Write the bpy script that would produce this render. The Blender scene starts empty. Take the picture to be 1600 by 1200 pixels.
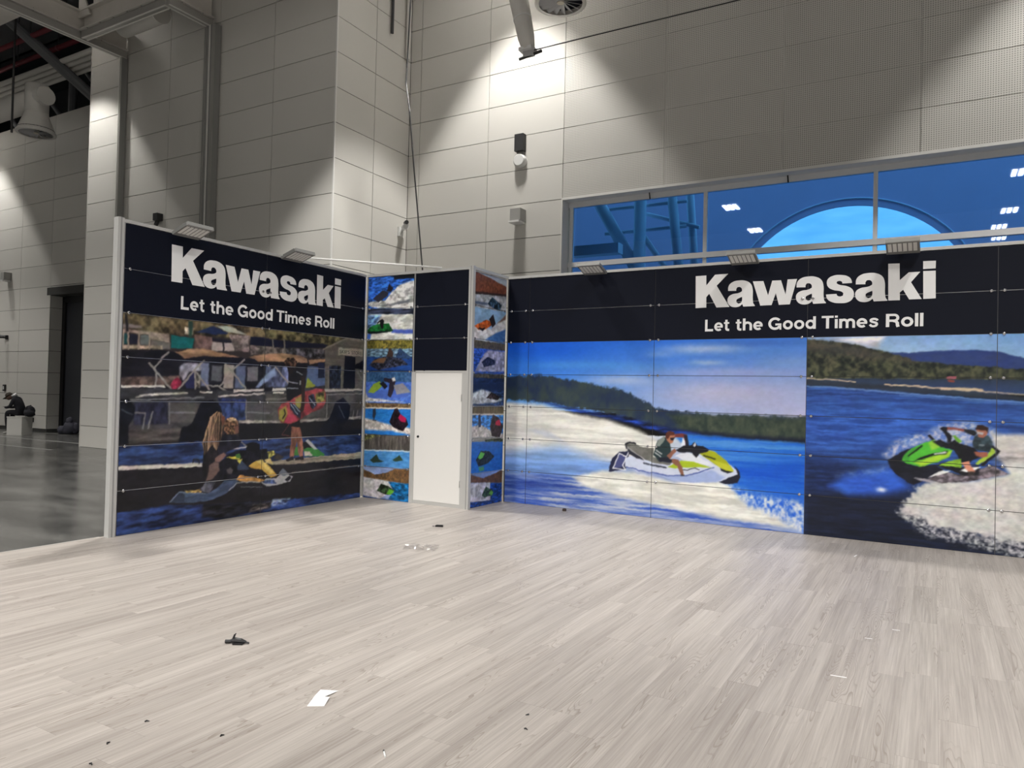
import bpy, math, random
import numpy as np
from mathutils import Matrix, Vector

# ------------------------------------------------------------------ camera, world, light, exposure
scene = bpy.context.scene
col = scene.collection
cam_data = bpy.data.cameras.new('camera')
cam_data.sensor_width = 36.0
cam_data.lens = 25.6401
cam_data.clip_end = 300.0
cam = bpy.data.objects.new('camera', cam_data)
col.objects.link(cam)
cam.matrix_world = Matrix([[0.865061, -0.012405, 0.501513, 7.782286], [0.501107, -0.025803, -0.865, -9.801324], [0.023671, 0.99959, -0.016105, 1.650642], [0, 0, 0, 1]])
scene.camera = cam

scene.view_settings.view_transform = 'Standard'
scene.view_settings.look = 'None'
scene.view_settings.gamma = 1.0
scene.view_settings.use_curve_mapping = False
scene.view_settings.exposure = 0.0

world = bpy.data.worlds.new('sky')
scene.world = world
world.use_nodes = True
wn = world.node_tree.nodes; wl = world.node_tree.links
wn.clear()
w_out = wn.new('ShaderNodeOutputWorld'); w_bg = wn.new('ShaderNodeBackground')
w_co = wn.new('ShaderNodeTexCoord'); w_map = wn.new('ShaderNodeMapping'); w_noise = wn.new('ShaderNodeTexNoise'); w_mix = wn.new('ShaderNodeMix')
w_mix.data_type = 'RGBA'
w_map.inputs['Scale'].default_value = (14, 14, 60)
w_noise.inputs['Scale'].default_value = 1.4; w_noise.inputs['Detail'].default_value = 6
w_mix.inputs['A'].default_value = (0.17, 0.53, 0.72, 1); w_mix.inputs['B'].default_value = (0.50, 0.92, 0.88, 1)
wl.new(w_co.outputs['Generated'], w_map.inputs['Vector']); wl.new(w_map.outputs['Vector'], w_noise.inputs['Vector'])
wl.new(w_noise.outputs['Fac'], w_mix.inputs['Factor']); wl.new(w_mix.outputs['Result'], w_bg.inputs['Color'])
w_bg.inputs['Strength'].default_value = 1.85
wl.new(w_bg.outputs['Background'], w_out.inputs['Surface'])

LAMP_Z = 12.16
# general hall lamps: x, y, half beam angle
LAMPS_HALL = [(10.7, -4.4, 56), (-12.0, -7.5, 56), (-23.4, -4.4, 56), (-0.5, -11.6, 64), (10.7, -11.6, 64), (-12.0, -14.5, 60)]
LAMPS_FAR = [(-1.89, -20.9), (11.0, -20.2), (-1.86, -26.9), (11.1, -27.6), (10.9, -31.6), (11.1, -35.0)]
# lamps near the walls: x, y, half beam angle, share of power
LAMPS_WALL = [(-0.17, 2.73, 35.3, 0.88), (11.1, 2.45, 39.5, 1.0), (-12.38, -0.11, 36.0, 1.4), (-23.83, 2.76, 39.5, 0.85), (-1.57, -1.84, 37.0, 1.3)]
HALL_POWER = 2150.0
FAR_POWER = 5000.0
WALL_POWER = 3000.0
def light(name, kind, loc, energy, color=(1.0, 0.972, 0.92)):
    d = bpy.data.lights.new(name, kind); d.energy = energy; d.color = color
    o = bpy.data.objects.new(name, d); o.location = loc; col.objects.link(o)
    return o
for x, y, half in LAMPS_HALL:
    o = light('hall_lamp_light', 'SPOT', (x, y, LAMP_Z - 0.16), HALL_POWER)
    o.data.spot_size = math.radians(2 * half); o.data.spot_blend = 0.3; o.data.shadow_soft_size = 0.35
for x, y in LAMPS_FAR[:4]:
    o = light('hall_lamp_light', 'SPOT', (x, y, LAMP_Z - 0.16), FAR_POWER)
    o.data.spot_size = math.radians(140); o.data.spot_blend = 0.2; o.data.shadow_soft_size = 0.35
for x, y, half, share in LAMPS_WALL:
    o = light('wall_lamp_light', 'SPOT', (x, y, LAMP_Z - 0.16), WALL_POWER*share)
    o.data.spot_size = math.radians(2 * half); o.data.spot_blend = 0.16; o.data.shadow_soft_size = 0.40

# ------------------------------------------------------------------ helpers
rnd = random.Random(7)
def s2l(c):
    return tuple(((v / 255.0) / 12.92 if v <= 10 else ((v / 255.0 + 0.055) / 1.055) ** 2.4) for v in c)
MATS = {}
def mat(name, rgb, rough=0.6, metal=0.0, spec=0.4, bump=None, vary=None):
    """plain procedural material; rgb is linear; vary = (amount, scale); bump = (strength, scale)"""
    if name in MATS: return MATS[name]
    m = bpy.data.materials.new(name); m.use_nodes = True
    nt = m.node_tree; b = nt.nodes['Principled BSDF']
    b.inputs['Base Color'].default_value = (*rgb, 1); b.inputs['Roughness'].default_value = rough
    b.inputs['Metallic'].default_value = metal; b.inputs['Specular IOR Level'].default_value = spec
    if vary or bump:
        tc = nt.nodes.new('ShaderNodeTexCoord')
    if vary:
        n = nt.nodes.new('ShaderNodeTexNoise'); n.inputs['Scale'].default_value = vary[1]; n.inputs['Detail'].default_value = 5
        nt.links.new(tc.outputs['Object'], n.inputs['Vector'])
        mx = nt.nodes.new('ShaderNodeMix'); mx.data_type = 'RGBA'
        mx.inputs['A'].default_value = (*[v * (1 - vary[0]) for v in rgb], 1); mx.inputs['B'].default_value = (*[min(1, v * (1 + vary[0])) for v in rgb], 1)
        nt.links.new(n.outputs['Fac'], mx.inputs['Factor']); nt.links.new(mx.outputs['Result'], b.inputs['Base Color'])
    if bump:
        n2 = nt.nodes.new('ShaderNodeTexNoise'); n2.inputs['Scale'].default_value = bump[1]; n2.inputs['Detail'].default_value = 4
        nt.links.new(tc.outputs['Object'], n2.inputs['Vector'])
        bp = nt.nodes.new('ShaderNodeBump'); bp.inputs['Strength'].default_value = bump[0]; bp.inputs['Distance'].default_value = 0.01
        nt.links.new(n2.outputs['Fac'], bp.inputs['Height']); nt.links.new(bp.outputs['Normal'], b.inputs['Normal'])
    MATS[name] = m
    return m
def emit(name, rgb, strength):
    if name in MATS: return MATS[name]
    m = bpy.data.materials.new(name); m.use_nodes = True; b = m.node_tree.nodes['Principled BSDF']
    b.inputs['Base Color'].default_value = (*rgb, 1); b.inputs['Emission Color'].default_value = (*rgb, 1); b.inputs['Emission Strength'].default_value = strength
    MATS[name] = m; return m

class MB:
    """collects boxes, tubes, discs ... into one mesh"""
    def __init__(self): self.v = []; self.f = []
    def add(self, verts, faces):
        k = len(self.v); self.v += [tuple(p) for p in verts]; self.f += [tuple(i + k for i in f) for f in faces]; return self
    def box(self, x0, x1, y0, y1, z0, z1, M=None):
        vs = [Vector(p) for p in ((x0,y0,z0),(x1,y0,z0),(x1,y1,z0),(x0,y1,z0),(x0,y0,z1),(x1,y0,z1),(x1,y1,z1),(x0,y1,z1))]
        if M is not None: vs = [M @ p for p in vs]
        return self.add(vs, [(0,3,2,1),(4,5,6,7),(0,1,5,4),(1,2,6,5),(2,3,7,6),(3,0,4,7)])
    def tube(self, pts, r, n=10, cap=True):
        pts = [Vector(p) for p in pts]; rs = r if isinstance(r, (list, tuple)) else [r] * len(pts)
        rings = []
        for i, p in enumerate(pts):
            d = ((pts[min(i+1, len(pts)-1)] - pts[max(i-1, 0)])).normalized()
            a = d.cross(Vector((0,0,1))) if abs(d.z) < 0.95 else d.cross(Vector((0,1,0)))
            a.normalize(); b = d.cross(a)
            rings.append([p + (a*math.cos(2*math.pi*k/n) + b*math.sin(2*math.pi*k/n))*rs[i] for k in range(n)])
        vs = [q for R in rings for q in R]; fs = []
        for i in range(len(pts)-1):
            for k in range(n):
                fs.append((i*n+k, i*n+(k+1)%n, (i+1)*n+(k+1)%n, (i+1)*n+k))
        if cap: fs += [tuple(range(n-1,-1,-1)), tuple((len(pts)-1)*n+k for k in range(n))]
        return self.add(vs, fs)
    def prism(self, poly, axis_fn, t0, t1):
        """poly of (a,b); axis_fn(a,b,t)->xyz"""
        n = len(poly); vs = [axis_fn(a,b,t0) for a,b in poly] + [axis_fn(a,b,t1) for a,b in poly]
        fs = [tuple(range(n)), tuple(range(2*n-1, n-1, -1))] + [(i, i+n, (i+1)%n+n, (i+1)%n) for i in range(n)]
        return self.add(vs, fs)
    def mesh(self, name, m, smooth=False):
        me = bpy.data.meshes.new(name); me.from_pydata(self.v, [], self.f); me.update()
        if m is not None: me.materials.append(m)
        if smooth: me.polygons.foreach_set('use_smooth', [True]*len(me.polygons))
        return me
    def build(self, name, m, parent=None, loc=None, smooth=False, rz=0):
        return obj(name, self.mesh(name, m, smooth), parent, loc, rz)
def obj(name, me, parent=None, loc=None, rz=0):
    o = bpy.data.objects.new(name, me); col.objects.link(o)
    if parent is not None: o.parent = parent
    if loc is not None: o.location = loc
    if rz: o.rotation_euler = (0, 0, rz)
    return o
def thing(name, label, cat, loc=(0,0,0), rz=0, group=None):
    o = bpy.data.objects.new(name, None); o.empty_display_size = 0.1; col.objects.link(o)
    o.location = loc; o.rotation_euler = (0, 0, rz)
    return tag(o, label, cat, group)
def tag(o, label=None, cat=None, group=None, kind=None):
    if label: o['label'] = label
    if cat: o['category'] = cat
    if group: o['group'] = group
    if kind: o['kind'] = kind
    return o
def struct(name, label=None, cat=None):
    o = bpy.data.objects.new(name, None); o.empty_display_size = 0.1; col.objects.link(o)
    o['kind'] = 'structure'
    if label: o['label'] = label; o['category'] = cat
    return o
def copy_tree(o, parent=None):
    c = o.copy(); col.objects.link(c); c.parent = parent
    for ch in [x for x in bpy.data.objects if x.parent == o]:
        if ch is not c: copy_tree(ch, c)
    return c

# ------------------------------------------------------------------ what is printed on the walls (metres along the wall, height)
MURAL = {
 'A': [
  ('P',(48,42,42),[-0.16,2.556,4.374,2.467,4.373,-0.764,-0.07,-0.165]),
  ('P',(84,72,50),[-0.038,2.477,2.046,2.479,4.115,2.448,4.122,2.295,2.052,2.336,-0.03,2.242],{'s':0.032,'n':(1.0,0.1,0.1)}),
  ('P',(122,112,110),[-0.021,2.349,0.216,2.348,0.23,2.313,-0.02,2.296],{'s':0.032}),
  ('P',(142,124,112),[-0.019,2.29,0.564,2.281,0.581,2.182,0.339,2.188,0.323,2.248,0.081,2.251,-0.018,2.249],{'s':0.021,'n':(0.3,0.05,0.05)}),
  ('P',(18,75,78),[-0.02,2.237,0.062,2.238,0.062,2.125,-0.019,2.125]),
  ('P',(28,30,48),[0.087,2.234,0.188,2.234,0.188,2.128,0.085,2.127]),
  ('P',(95,105,105),[0.214,2.239,0.324,2.238,0.325,2.126,0.214,2.128],{'s':0.021}),
  ('P',(105,98,95),[0.339,2.188,0.588,2.182,0.591,2.095,0.342,2.103],{'s':0.021}),
  ('P',(165,145,120),[-0.019,2.107,0.487,2.131,0.489,2.094,-0.018,2.066],{'s':0.021,'n':(0.4,0.06,0.06)}),
  ('S',(150,135,118),[0.006,2.251,0.008,2.068],{'w':0.021}),
  ('S',(150,135,118),[0.07,2.257,0.072,2.072],{'w':0.021}),
  ('S',(150,135,118),[0.196,2.267,0.197,2.081],{'w':0.021}),
  ('S',(150,135,118),[0.325,2.279,0.326,2.089],{'w':0.021}),
  ('P',(30,30,34),[0.022,2.46,0.051,2.46,0.074,2.263,0.043,2.26],{'s':0.021}),
  ('P',(10,98,100),[0.592,2.268,0.907,2.258,0.889,2.134,0.6,2.114]),
  ('P',(190,180,160),[0.779,2.376,0.888,2.373,0.884,2.295,0.774,2.305],{'s':0.021,'n':(0.5,0.04,0.04)}),
  ('P',(40,70,60),[0.82,2.457,0.878,2.456,0.877,2.269,0.833,2.265],{'s':0.021}),
  ('P',(105,78,74),[0.913,2.304,1.163,2.285,1.16,2.139,0.919,2.136],{'s':0.021,'n':(0.3,0.05,0.05)}),
  ('P',(165,150,145),[1.157,2.225,1.508,2.245,1.495,2.141,1.161,2.119],{'s':0.021}),
  ('P',(25,25,40),[1.155,2.278,1.499,2.272,1.497,2.244,1.157,2.238]),
  ('S',(40,36,44),[1.325,2.238,1.326,2.13],{'w':0.025}),
  ('P',(122,107,107),[1.398,2.352,1.732,2.36,1.723,2.142,1.504,2.142],{'s':0.021,'n':(0.5,0.06,0.05)}),
  ('P',(28,42,85),[0.919,2.331,1.173,2.429,1.398,2.366,1.366,2.349,1.208,2.325],{'s':0.021}),
  ('P',(172,177,162),[1.204,2.44,1.443,2.451,1.672,2.368,1.397,2.372],{'s':0.021}),
  ('P',(20,24,52),[1.741,2.346,2.051,2.35,2.054,2.264,1.744,2.248],{'s':0.021}),
  ('P',(110,100,95),[1.745,2.227,2.055,2.235,2.059,2.149,1.748,2.143],{'s':0.021,'n':(0.9,0.06,0.05)}),
  ('P',(26,25,35),[-0.024,2.054,0.655,2.074,2.062,2.048,3.975,2.185,4.003,1.478,-0.009,1.607],{'s':0.021,'n':(0.4,0.2,0.08)}),
  ('P',(92,74,70),[-0.014,1.754,0.721,1.792,0.725,1.671,-0.01,1.654],{'s':0.032,'n':(0.5,0.05,0.05)}),
  ('P',(80,74,48),[1.938,2.484,3.484,2.465,3.173,2.329,1.996,2.36],{'s':0.032,'n':(1.0,0.08,0.08)}),
  ('P',(18,20,42),[1.75,2.333,3.173,2.345,3.088,2.289,2.355,2.238,1.753,2.239],{'s':0.021}),
  ('P',(98,88,84),[1.754,2.235,2.355,2.227,2.357,2.165,1.758,2.109],{'s':0.021,'n':(0.7,0.06,0.05)}),
  ('P',(66,63,70),[2.355,2.23,3.088,2.268,3.094,2.127,2.358,2.145],{'s':0.021,'n':(1.0,0.08,0.06)}),
  ('S',(105,98,95),[2.116,2.326,2.134,2.154],{'w':0.028}),
  ('S',(105,98,95),[2.313,2.342,2.331,2.166],{'w':0.028}),
  ('P',(18,18,28),[1.441,2.056,1.848,2.03,2.323,2.062,2.758,2.063,2.772,1.979,2.52,1.968,1.956,1.978,1.444,1.974],{'s':0.021}),
  ('P',(152,113,83),[1.725,2.079,2.023,2.139,2.281,2.16,2.593,2.152,2.746,2.115,2.769,2.056,2.518,2.04,2.173,2.047,1.884,2.024],{'s':0.021,'n':(0.35,0.3,0.06)}),
  ('P',(162,122,90),[2.778,2.102,3.116,2.128,3.106,2.088,2.801,2.034],{'s':0.021}),
  ('P',(152,113,83),[0.655,2.074,0.853,2.125,1.045,2.141,1.247,2.111,1.573,2.07,1.344,2.05,1.033,2.052,0.799,2.0],{'s':0.021,'n':(0.35,0.3,0.06)}),
  ('P',(16,18,26),[0.259,2.03,0.343,2.072,0.503,2.083,0.655,2.061,0.785,1.999,0.574,2.0,0.267,1.994],{'s':0.021}),
  ('P',(20,20,30),[0.799,2.006,1.034,2.045,1.344,2.05,1.573,2.063,1.812,2.049,1.92,2.005,1.315,1.988,0.8,1.987],{'s':0.021}),
  ('P',(135,130,150),[0.717,1.9,0.772,1.947,1.067,1.962,1.084,1.917,1.01,1.861,0.862,1.855,0.78,1.736,0.721,1.798],{'s':0.032,'n':(0.4,0.06,0.06)}),
  ('P',(105,112,150),[1.007,1.959,1.128,1.965,1.123,1.681,1.016,1.678],{'s':0.032}),
  ('P',(85,85,95),[1.16,1.94,1.316,1.943,1.315,1.752,1.166,1.748],{'s':0.021}),
  ('P',(152,140,136),[1.34,1.962,1.502,1.956,1.496,1.662,1.342,1.659],{'s':0.021}),
  ('P',(85,98,132),[1.527,1.958,1.678,1.958,1.68,1.666,1.513,1.662],{'s':0.032}),
  ('P',(110,108,115),[1.704,1.945,1.886,1.954,1.875,1.769,1.711,1.764],{'s':0.021}),
  ('P',(35,38,85),[0.78,1.724,0.921,1.857,0.928,1.65,0.812,1.648],{'s':0.021}),
  ('P',(112,107,102),[0.929,1.832,1.012,1.809,1.002,1.652,0.936,1.65],{'s':0.021,'n':(0.9,0.03,0.05)}),
  ('P',(88,98,138),[2.011,1.974,2.403,1.977,2.413,1.696,2.021,1.687],{'s':0.032,'n':(0.8,0.1,0.15)}),
  ('P',(125,145,188),[1.843,1.683,1.928,1.77,2.068,1.89,2.176,1.967,2.18,1.851,1.896,1.677],{'s':0.032}),
  ('P',(190,40,80),[0.586,1.643,0.638,1.732,0.693,1.772,0.752,1.723,0.725,1.659,0.67,1.632],{'s':0.021,'n':(0.5,0.05,0.05)}),
  ('P',(75,95,142),[2.761,2.009,3.121,1.995,3.132,1.696,2.732,1.688],{'s':0.032}),
  ('P',(145,155,40),[2.767,1.841,2.916,1.738,2.918,1.691,2.732,1.688],{'s':0.021}),
  ('P',(25,32,58),[2.967,2.066,3.096,2.072,3.105,1.845,2.976,1.84]),
  ('S',(142,134,132),[0.334,1.925,0.628,1.619],{'w':0.023}),
  ('S',(142,134,132),[0.572,2.062,0.492,2.001,0.402,1.879],{'w':0.023}),
  ('S',(142,134,132),[0.92,1.87,0.698,1.62],{'w':0.023}),
  ('S',(142,134,132),[0.92,1.87,1.172,1.602],{'w':0.023}),
  ('S',(142,134,132),[0.92,1.87,1.051,1.994],{'w':0.023}),
  ('S',(142,134,132),[0.418,1.812,0.412,1.59],{'w':0.023}),
  ('S',(142,134,132),[1.658,2.04,1.464,1.88,1.294,1.685],{'w':0.023}),
  ('S',(142,134,132),[1.363,1.97,1.481,1.867,1.688,1.666],{'w':0.023}),
  ('S',(142,134,132),[0.928,1.858,0.946,1.56],{'w':0.023}),
  ('S',(142,134,132),[1.107,1.687,1.262,1.684,1.425,1.606],{'w':0.023}),
  ('S',(142,134,132),[2.176,1.967,2.293,1.855,2.452,1.712],{'w':0.023}),
  ('P',(50,50,56),[-0.01,1.637,2.078,1.631,3.891,1.812,3.908,1.377,-0.004,1.478],{'s':0.021,'n':(0.4,0.15,0.06)}),
  ('P',(192,184,178),[-0.01,1.66,0.207,1.671,0.53,1.673,0.545,1.648,0.208,1.645,-0.009,1.631],{'n':(0.3,0.1,0.03)}),
  ('P',(192,184,178),[0.18,1.541,0.23,1.566,0.32,1.577,0.842,1.603,0.843,1.582,0.4,1.556,0.321,1.558,0.18,1.529],{'n':(0.3,0.1,0.03)}),
  ('P',(192,184,178),[1.004,1.619,1.187,1.616,1.187,1.596,1.004,1.599],{'n':(0.3,0.1,0.03)}),
  ('P',(192,184,178),[1.497,1.648,1.995,1.665,1.996,1.636,1.498,1.614],{'n':(0.3,0.1,0.03)}),
  ('P',(192,184,178),[1.267,1.559,1.393,1.578,2.006,1.615,2.007,1.589,1.426,1.559,1.268,1.534],{'n':(0.3,0.1,0.03)}),
  ('P',(192,184,178),[2.131,1.675,2.375,1.688,2.377,1.651,2.132,1.635]),
  ('P',(192,184,178),[2.151,1.625,2.339,1.632,2.33,1.606,2.152,1.603]),
  ('P',(64,63,67),[-0.005,1.484,2.083,1.487,3.902,1.528,3.914,1.227,2.093,1.198,0.008,1.113],{'s':0.021,'n':(0.3,0.2,0.1)}),
  ('P',(38,40,62),[0.157,1.472,0.578,1.48,0.587,1.23,0.166,1.215],{'s':0.032,'n':(0.5,0.05,0.1)}),
  ('P',(40,55,105),[1.267,1.537,1.693,1.527,1.704,1.248,1.341,1.254],{'s':0.032,'n':(0.6,0.06,0.1)}),
  ('P',(80,77,77),[0.606,1.468,1.024,1.469,0.943,1.235,0.614,1.242],{'s':0.032}),
  ('P',(76,75,79),[1.712,1.485,2.083,1.487,2.092,1.242,1.721,1.248],{'s':0.032}),
  ('P',(72,70,68),[2.024,1.594,3.959,1.659,3.975,1.251,2.038,1.235],{'s':0.021,'n':(0.3,0.2,0.1)}),
  ('P',(170,162,154),[3.111,1.683,3.944,1.704,3.946,1.676,3.515,1.658,3.113,1.636]),
  ('S',(112,112,118),[0.044,1.502,1.067,1.537],{'w':0.019}),
  ('S',(112,112,118),[0.596,1.361,0.939,1.352],{'w':0.019}),
  ('S',(112,112,118),[1.7,1.353,2.088,1.342],{'w':0.019}),
  ('S',(112,112,118),[0.599,1.48,0.607,1.229],{'w':0.019}),
  ('S',(112,112,118),[1.703,1.499,1.712,1.248],{'w':0.019}),
  ('S',(112,112,118),[0.173,1.358,0.302,1.357,0.276,1.152],{'w':0.019}),
  ('S',(112,112,118),[0.393,1.369,0.335,1.138],{'w':0.019}),
  ('S',(118,116,112),[3.158,1.602,3.947,1.629],{'w':0.016}),
  ('S',(118,116,112),[3.169,1.586,3.17,1.27],{'w':0.016}),
  ('S',(118,116,112),[2.027,1.522,2.381,1.54],{'w':0.016}),
  ('S',(118,116,112),[3.835,1.361,3.753,1.015],{'w':0.016}),
  ('S',(118,116,112),[3.751,1.362,3.681,1.017],{'w':0.016}),
  ('P',(74,70,68),[0.003,1.164,0.987,1.171,1.06,1.048,0.019,1.022],{'s':0.032,'n':(0.4,0.3,0.05)}),
  ('P',(20,20,26),[1.598,1.212,3.932,1.244,3.933,0.987,1.606,0.997],{'s':0.021}),
  ('P',(156,150,142),[1.596,1.252,2.288,1.233,3.921,1.272,3.923,1.231,2.289,1.197,1.598,1.212],{'s':0.021,'n':(0.4,0.1,0.03)}),
  ('P',(14,16,26),[-0.02,1.502,0.093,1.524,0.177,1.436,0.17,1.303,0.104,1.216,0.11,1.018,-0.014,1.006],{'s':0.021,'n':(0.5,0.1,0.1)}),
  ('P',(13,14,24),[1.031,1.485,1.2,1.51,1.319,1.436,1.353,1.287,1.211,1.19,1.132,1.009,0.737,1.002,0.771,1.177,0.903,1.221],{'s':0.021,'n':(0.5,0.1,0.1)}),
  ('P',(13,16,27),[3.232,1.26,3.346,1.495,3.513,1.556,3.669,1.436,3.654,1.254,3.529,1.136,3.449,1.003,2.961,1.005,3.113,1.174],{'s':0.021,'n':(0.5,0.1,0.1)}),
  ('S',(60,66,82),[3.411,1.436,3.546,1.255],{'w':0.019}),
  ('S',(60,66,82),[0.018,1.393,0.146,1.337],{'w':0.016}),
  ('P',(90,85,79),[3.099,2.28,3.554,2.463,3.97,2.445,3.969,1.705,3.122,1.688],{'n':(0.12,2,0.03)}),
  ('S',(122,112,102),[3.071,2.272,3.542,2.463,3.959,2.456],{'w':0.025}),
  ('P',(146,138,123),[3.375,2.315,3.92,2.324,3.919,2.207,3.375,2.202]),
  ('P',(18,20,32),[3.518,2.195,3.754,2.2,3.761,1.709,3.502,1.704]),
  ('P',(30,36,54),[3.196,2.03,3.443,2.038,3.445,1.702,3.209,1.697],{'n':(0.8,0.04,0.05)}),
  ('S',(120,112,104),[3.181,2.029,3.189,1.697],{'w':0.014}),
  ('S',(120,112,104),[3.461,2.042,3.468,1.703],{'w':0.014}),
  ('P',(15,15,22),[3.759,2.073,3.939,2.149,3.957,1.999,3.749,2.023]),
  ('S',(110,106,104),[3.812,1.959,3.952,1.814],{'w':0.016}),
  ('P',(50,80,150),[-0.021,0.991,1.062,1.0,1.957,0.988,3.942,0.986,3.944,0.692,2.522,0.684,1.085,0.727,-0.022,0.781],{'n':(1.0,0.22,0.045),'c2':(22,32,66)}),
  ('P',(28,26,32),[-0.025,0.729,1.073,0.694,2.205,0.645,3.947,0.618,3.946,0.067,1.988,0.151,-0.023,0.25],{'n':(0.3,0.3,0.1)}),
  ('P',(192,184,174),[-0.022,0.772,1.071,0.737,1.073,0.689,-0.021,0.724],{'n':(0.2,0.4,0.05)}),
  ('P',(152,139,120),[1.968,0.677,2.521,0.695,3.953,0.71,3.947,0.615,2.524,0.62,2.206,0.637],{'n':(0.3,0.4,0.03)}),
  ('S',(125,120,114),[2.528,0.501,3.943,0.507],{'w':0.013}),
  ('P',(48,78,160),[-0.023,0.255,0.62,0.272,1.16,0.214,1.988,0.156,3.946,0.073,3.94,-0.013,1.977,-0.005,-0.04,-0.017],{'s':0.021,'n':(1.0,0.22,0.045),'c2':(18,24,52)}),
  ('P',(26,26,36),[1.103,0.22,2.189,0.147,2.159,0.043,1.429,-0.005,1.081,0.066],{'s':0.053,'n':(1.2,0.15,0.03)}),
  ('P',(100,85,82),[1.858,0.124,2.19,0.125,2.091,0.052,1.797,0.036],{'s':0.042,'n':(1.2,0.12,0.02),'a':0.8}),
  ('P',(120,140,200),[2.189,0.16,2.506,0.145,2.437,0.064,2.158,0.07],{'s':0.042,'n':(1.5,0.1,0.03),'a':0.7}),
  ('S',(30,30,34),[0.939,0.742,0.944,0.783,1.018,0.778,1.026,0.736],{'w':0.016}),
  ('P',(60,125,52),[2.533,0.852,2.652,0.854,2.656,0.733,2.537,0.74]),
  ('P',(55,135,55),[2.702,0.852,2.842,0.945,2.929,0.856,3.148,0.72,3.127,0.697,2.768,0.719]),
  ('P',(25,25,30),[2.71,0.92,2.822,0.93,2.919,0.833,2.724,0.823]),
  ('P',(175,180,180),[2.76,0.94,2.821,0.953,3.005,0.806,2.931,0.806]),
  ('P',(190,182,168),[2.745,0.789,2.848,0.783,2.913,0.718,2.748,0.728]),
  ('P',(30,30,40),[2.386,0.874,2.502,0.884,2.514,0.838,2.397,0.837]),
  ('P',(140,85,68),[2.484,1.168,2.64,1.164,2.716,0.927,2.724,0.711,2.657,0.715,2.595,0.932,2.551,0.721,2.465,0.726,2.492,0.936],{'n':(0.4,0.06,0.2)}),
  ('P',(35,28,34),[2.402,0.696,2.527,0.733,2.553,0.679,2.423,0.665]),
  ('P',(35,28,34),[2.568,0.705,2.727,0.729,2.74,0.673,2.569,0.669]),
  ('P',(18,15,21),[2.474,1.213,2.647,1.247,2.647,1.134,2.488,1.148]),
  ('S',(115,55,55),[2.443,1.176,2.323,1.039,2.497,1.011],{'w':0.011}),
  ('P',(17,17,25),[2.464,1.898,2.582,1.925,2.673,1.891,2.703,1.793,2.704,1.626,2.627,1.504,2.401,1.51,2.378,1.621,2.42,1.785]),
  ('P',(30,22,25),[2.373,1.991,2.49,1.989,2.484,1.889,2.416,1.883,2.401,1.933]),
  ('P',(74,50,40),[2.32,2.047,2.379,2.095,2.495,2.112,2.557,2.06,2.544,1.976,2.461,1.983,2.354,1.993],{'n':(1.2,0.03,0.03)}),
  ('S',(128,133,148),[2.411,1.77,2.588,1.757],{'w':0.016}),
  ('S',(128,133,148),[2.399,1.681,2.591,1.677],{'w':0.016}),
  ('S',(128,133,148),[2.562,1.917,2.668,1.88],{'w':0.016}),
  ('P',(130,130,135),[2.617,1.791,2.657,1.792,2.659,1.735,2.623,1.734]),
  ('P',(145,52,58),[2.231,1.392,2.298,1.466,2.459,1.511,2.733,1.649,2.94,1.684,3.1,1.687,3.14,1.617,3.136,1.491,3.082,1.409,2.889,1.344,2.707,1.269,2.549,1.201,2.394,1.182,2.298,1.206,2.247,1.297],{'n':(0.5,0.1,0.1)}),
  ('P',(155,145,52),[2.254,1.378,2.375,1.436,2.412,1.325,2.345,1.205,2.262,1.253],{'s':0.042}),
  ('P',(190,50,78),[2.412,1.31,2.515,1.324,2.617,1.248,2.461,1.191,2.365,1.2],{'s':0.032}),
  ('P',(145,138,62),[2.547,1.534,2.654,1.588,2.684,1.444,2.622,1.383,2.56,1.444],{'s':0.042}),
  ('P',(112,110,50),[2.932,1.614,3.112,1.648,3.122,1.507,2.948,1.467],{'s':0.042,'n':(0.9,0.06,0.06)}),
  ('P',(34,38,62),[2.793,1.582,2.904,1.611,2.959,1.444,2.872,1.374,2.812,1.474],{'s':0.021,'n':(0.9,0.04,0.05)}),
  ('P',(150,40,55),[2.721,1.436,2.823,1.444,2.888,1.382,2.746,1.307],{'s':0.032}),
  ('P',(28,33,58),[2.441,1.488,2.54,1.459,2.673,1.368,2.651,1.255,2.545,1.316,2.453,1.406]),
  ('S',(155,165,188),[2.465,1.458,2.595,1.316],{'w':0.014}),
  ('S',(155,165,188),[2.51,1.466,2.647,1.35],{'w':0.014}),
  ('S',(155,165,188),[2.819,1.551,2.928,1.444],{'w':0.014}),
  ('S',(40,32,30),[2.348,1.385,2.379,1.325,2.333,1.267],{'w':0.021}),
  ('P',(44,30,28),[2.64,1.852,2.706,1.839,2.728,1.566,2.719,1.383,2.644,1.323,2.668,1.504]),
  ('P',(62,80,112),[0.634,0.3,0.682,0.352,0.769,0.411,1.128,0.35,1.28,0.395,1.419,0.503,1.641,0.496,1.541,0.369,1.425,0.319,1.2,0.26,0.943,0.259],{'n':(0.3,0.3,0.04)}),
  ('P',(45,55,76),[0.652,0.31,0.769,0.399,0.841,0.378,0.837,0.286]),
  ('S',(120,135,160),[0.64,0.305,0.769,0.408,1.128,0.348],{'w':0.011}),
  ('P',(165,135,72),[0.833,0.416,1.058,0.411,1.073,0.368,0.873,0.389],{'n':(0.6,0.04,0.03)}),
  ('P',(17,17,27),[1.241,0.686,1.553,0.861,2.068,0.86,2.089,0.729,1.835,0.669,1.747,0.512,1.642,0.483,1.333,0.498],{'n':(0.8,0.06,0.06)}),
  ('P',(50,62,90),[1.59,0.661,1.663,0.731,1.791,0.596,1.592,0.611]),
  ('P',(206,160,55),[1.766,0.642,1.896,0.716,2.058,0.666,2.143,0.609,2.256,0.482,2.148,0.463,1.997,0.574,1.821,0.617]),
  ('P',(228,195,95),[1.896,0.713,1.992,0.722,2.204,0.526,2.138,0.512],{'s':0.021}),
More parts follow.
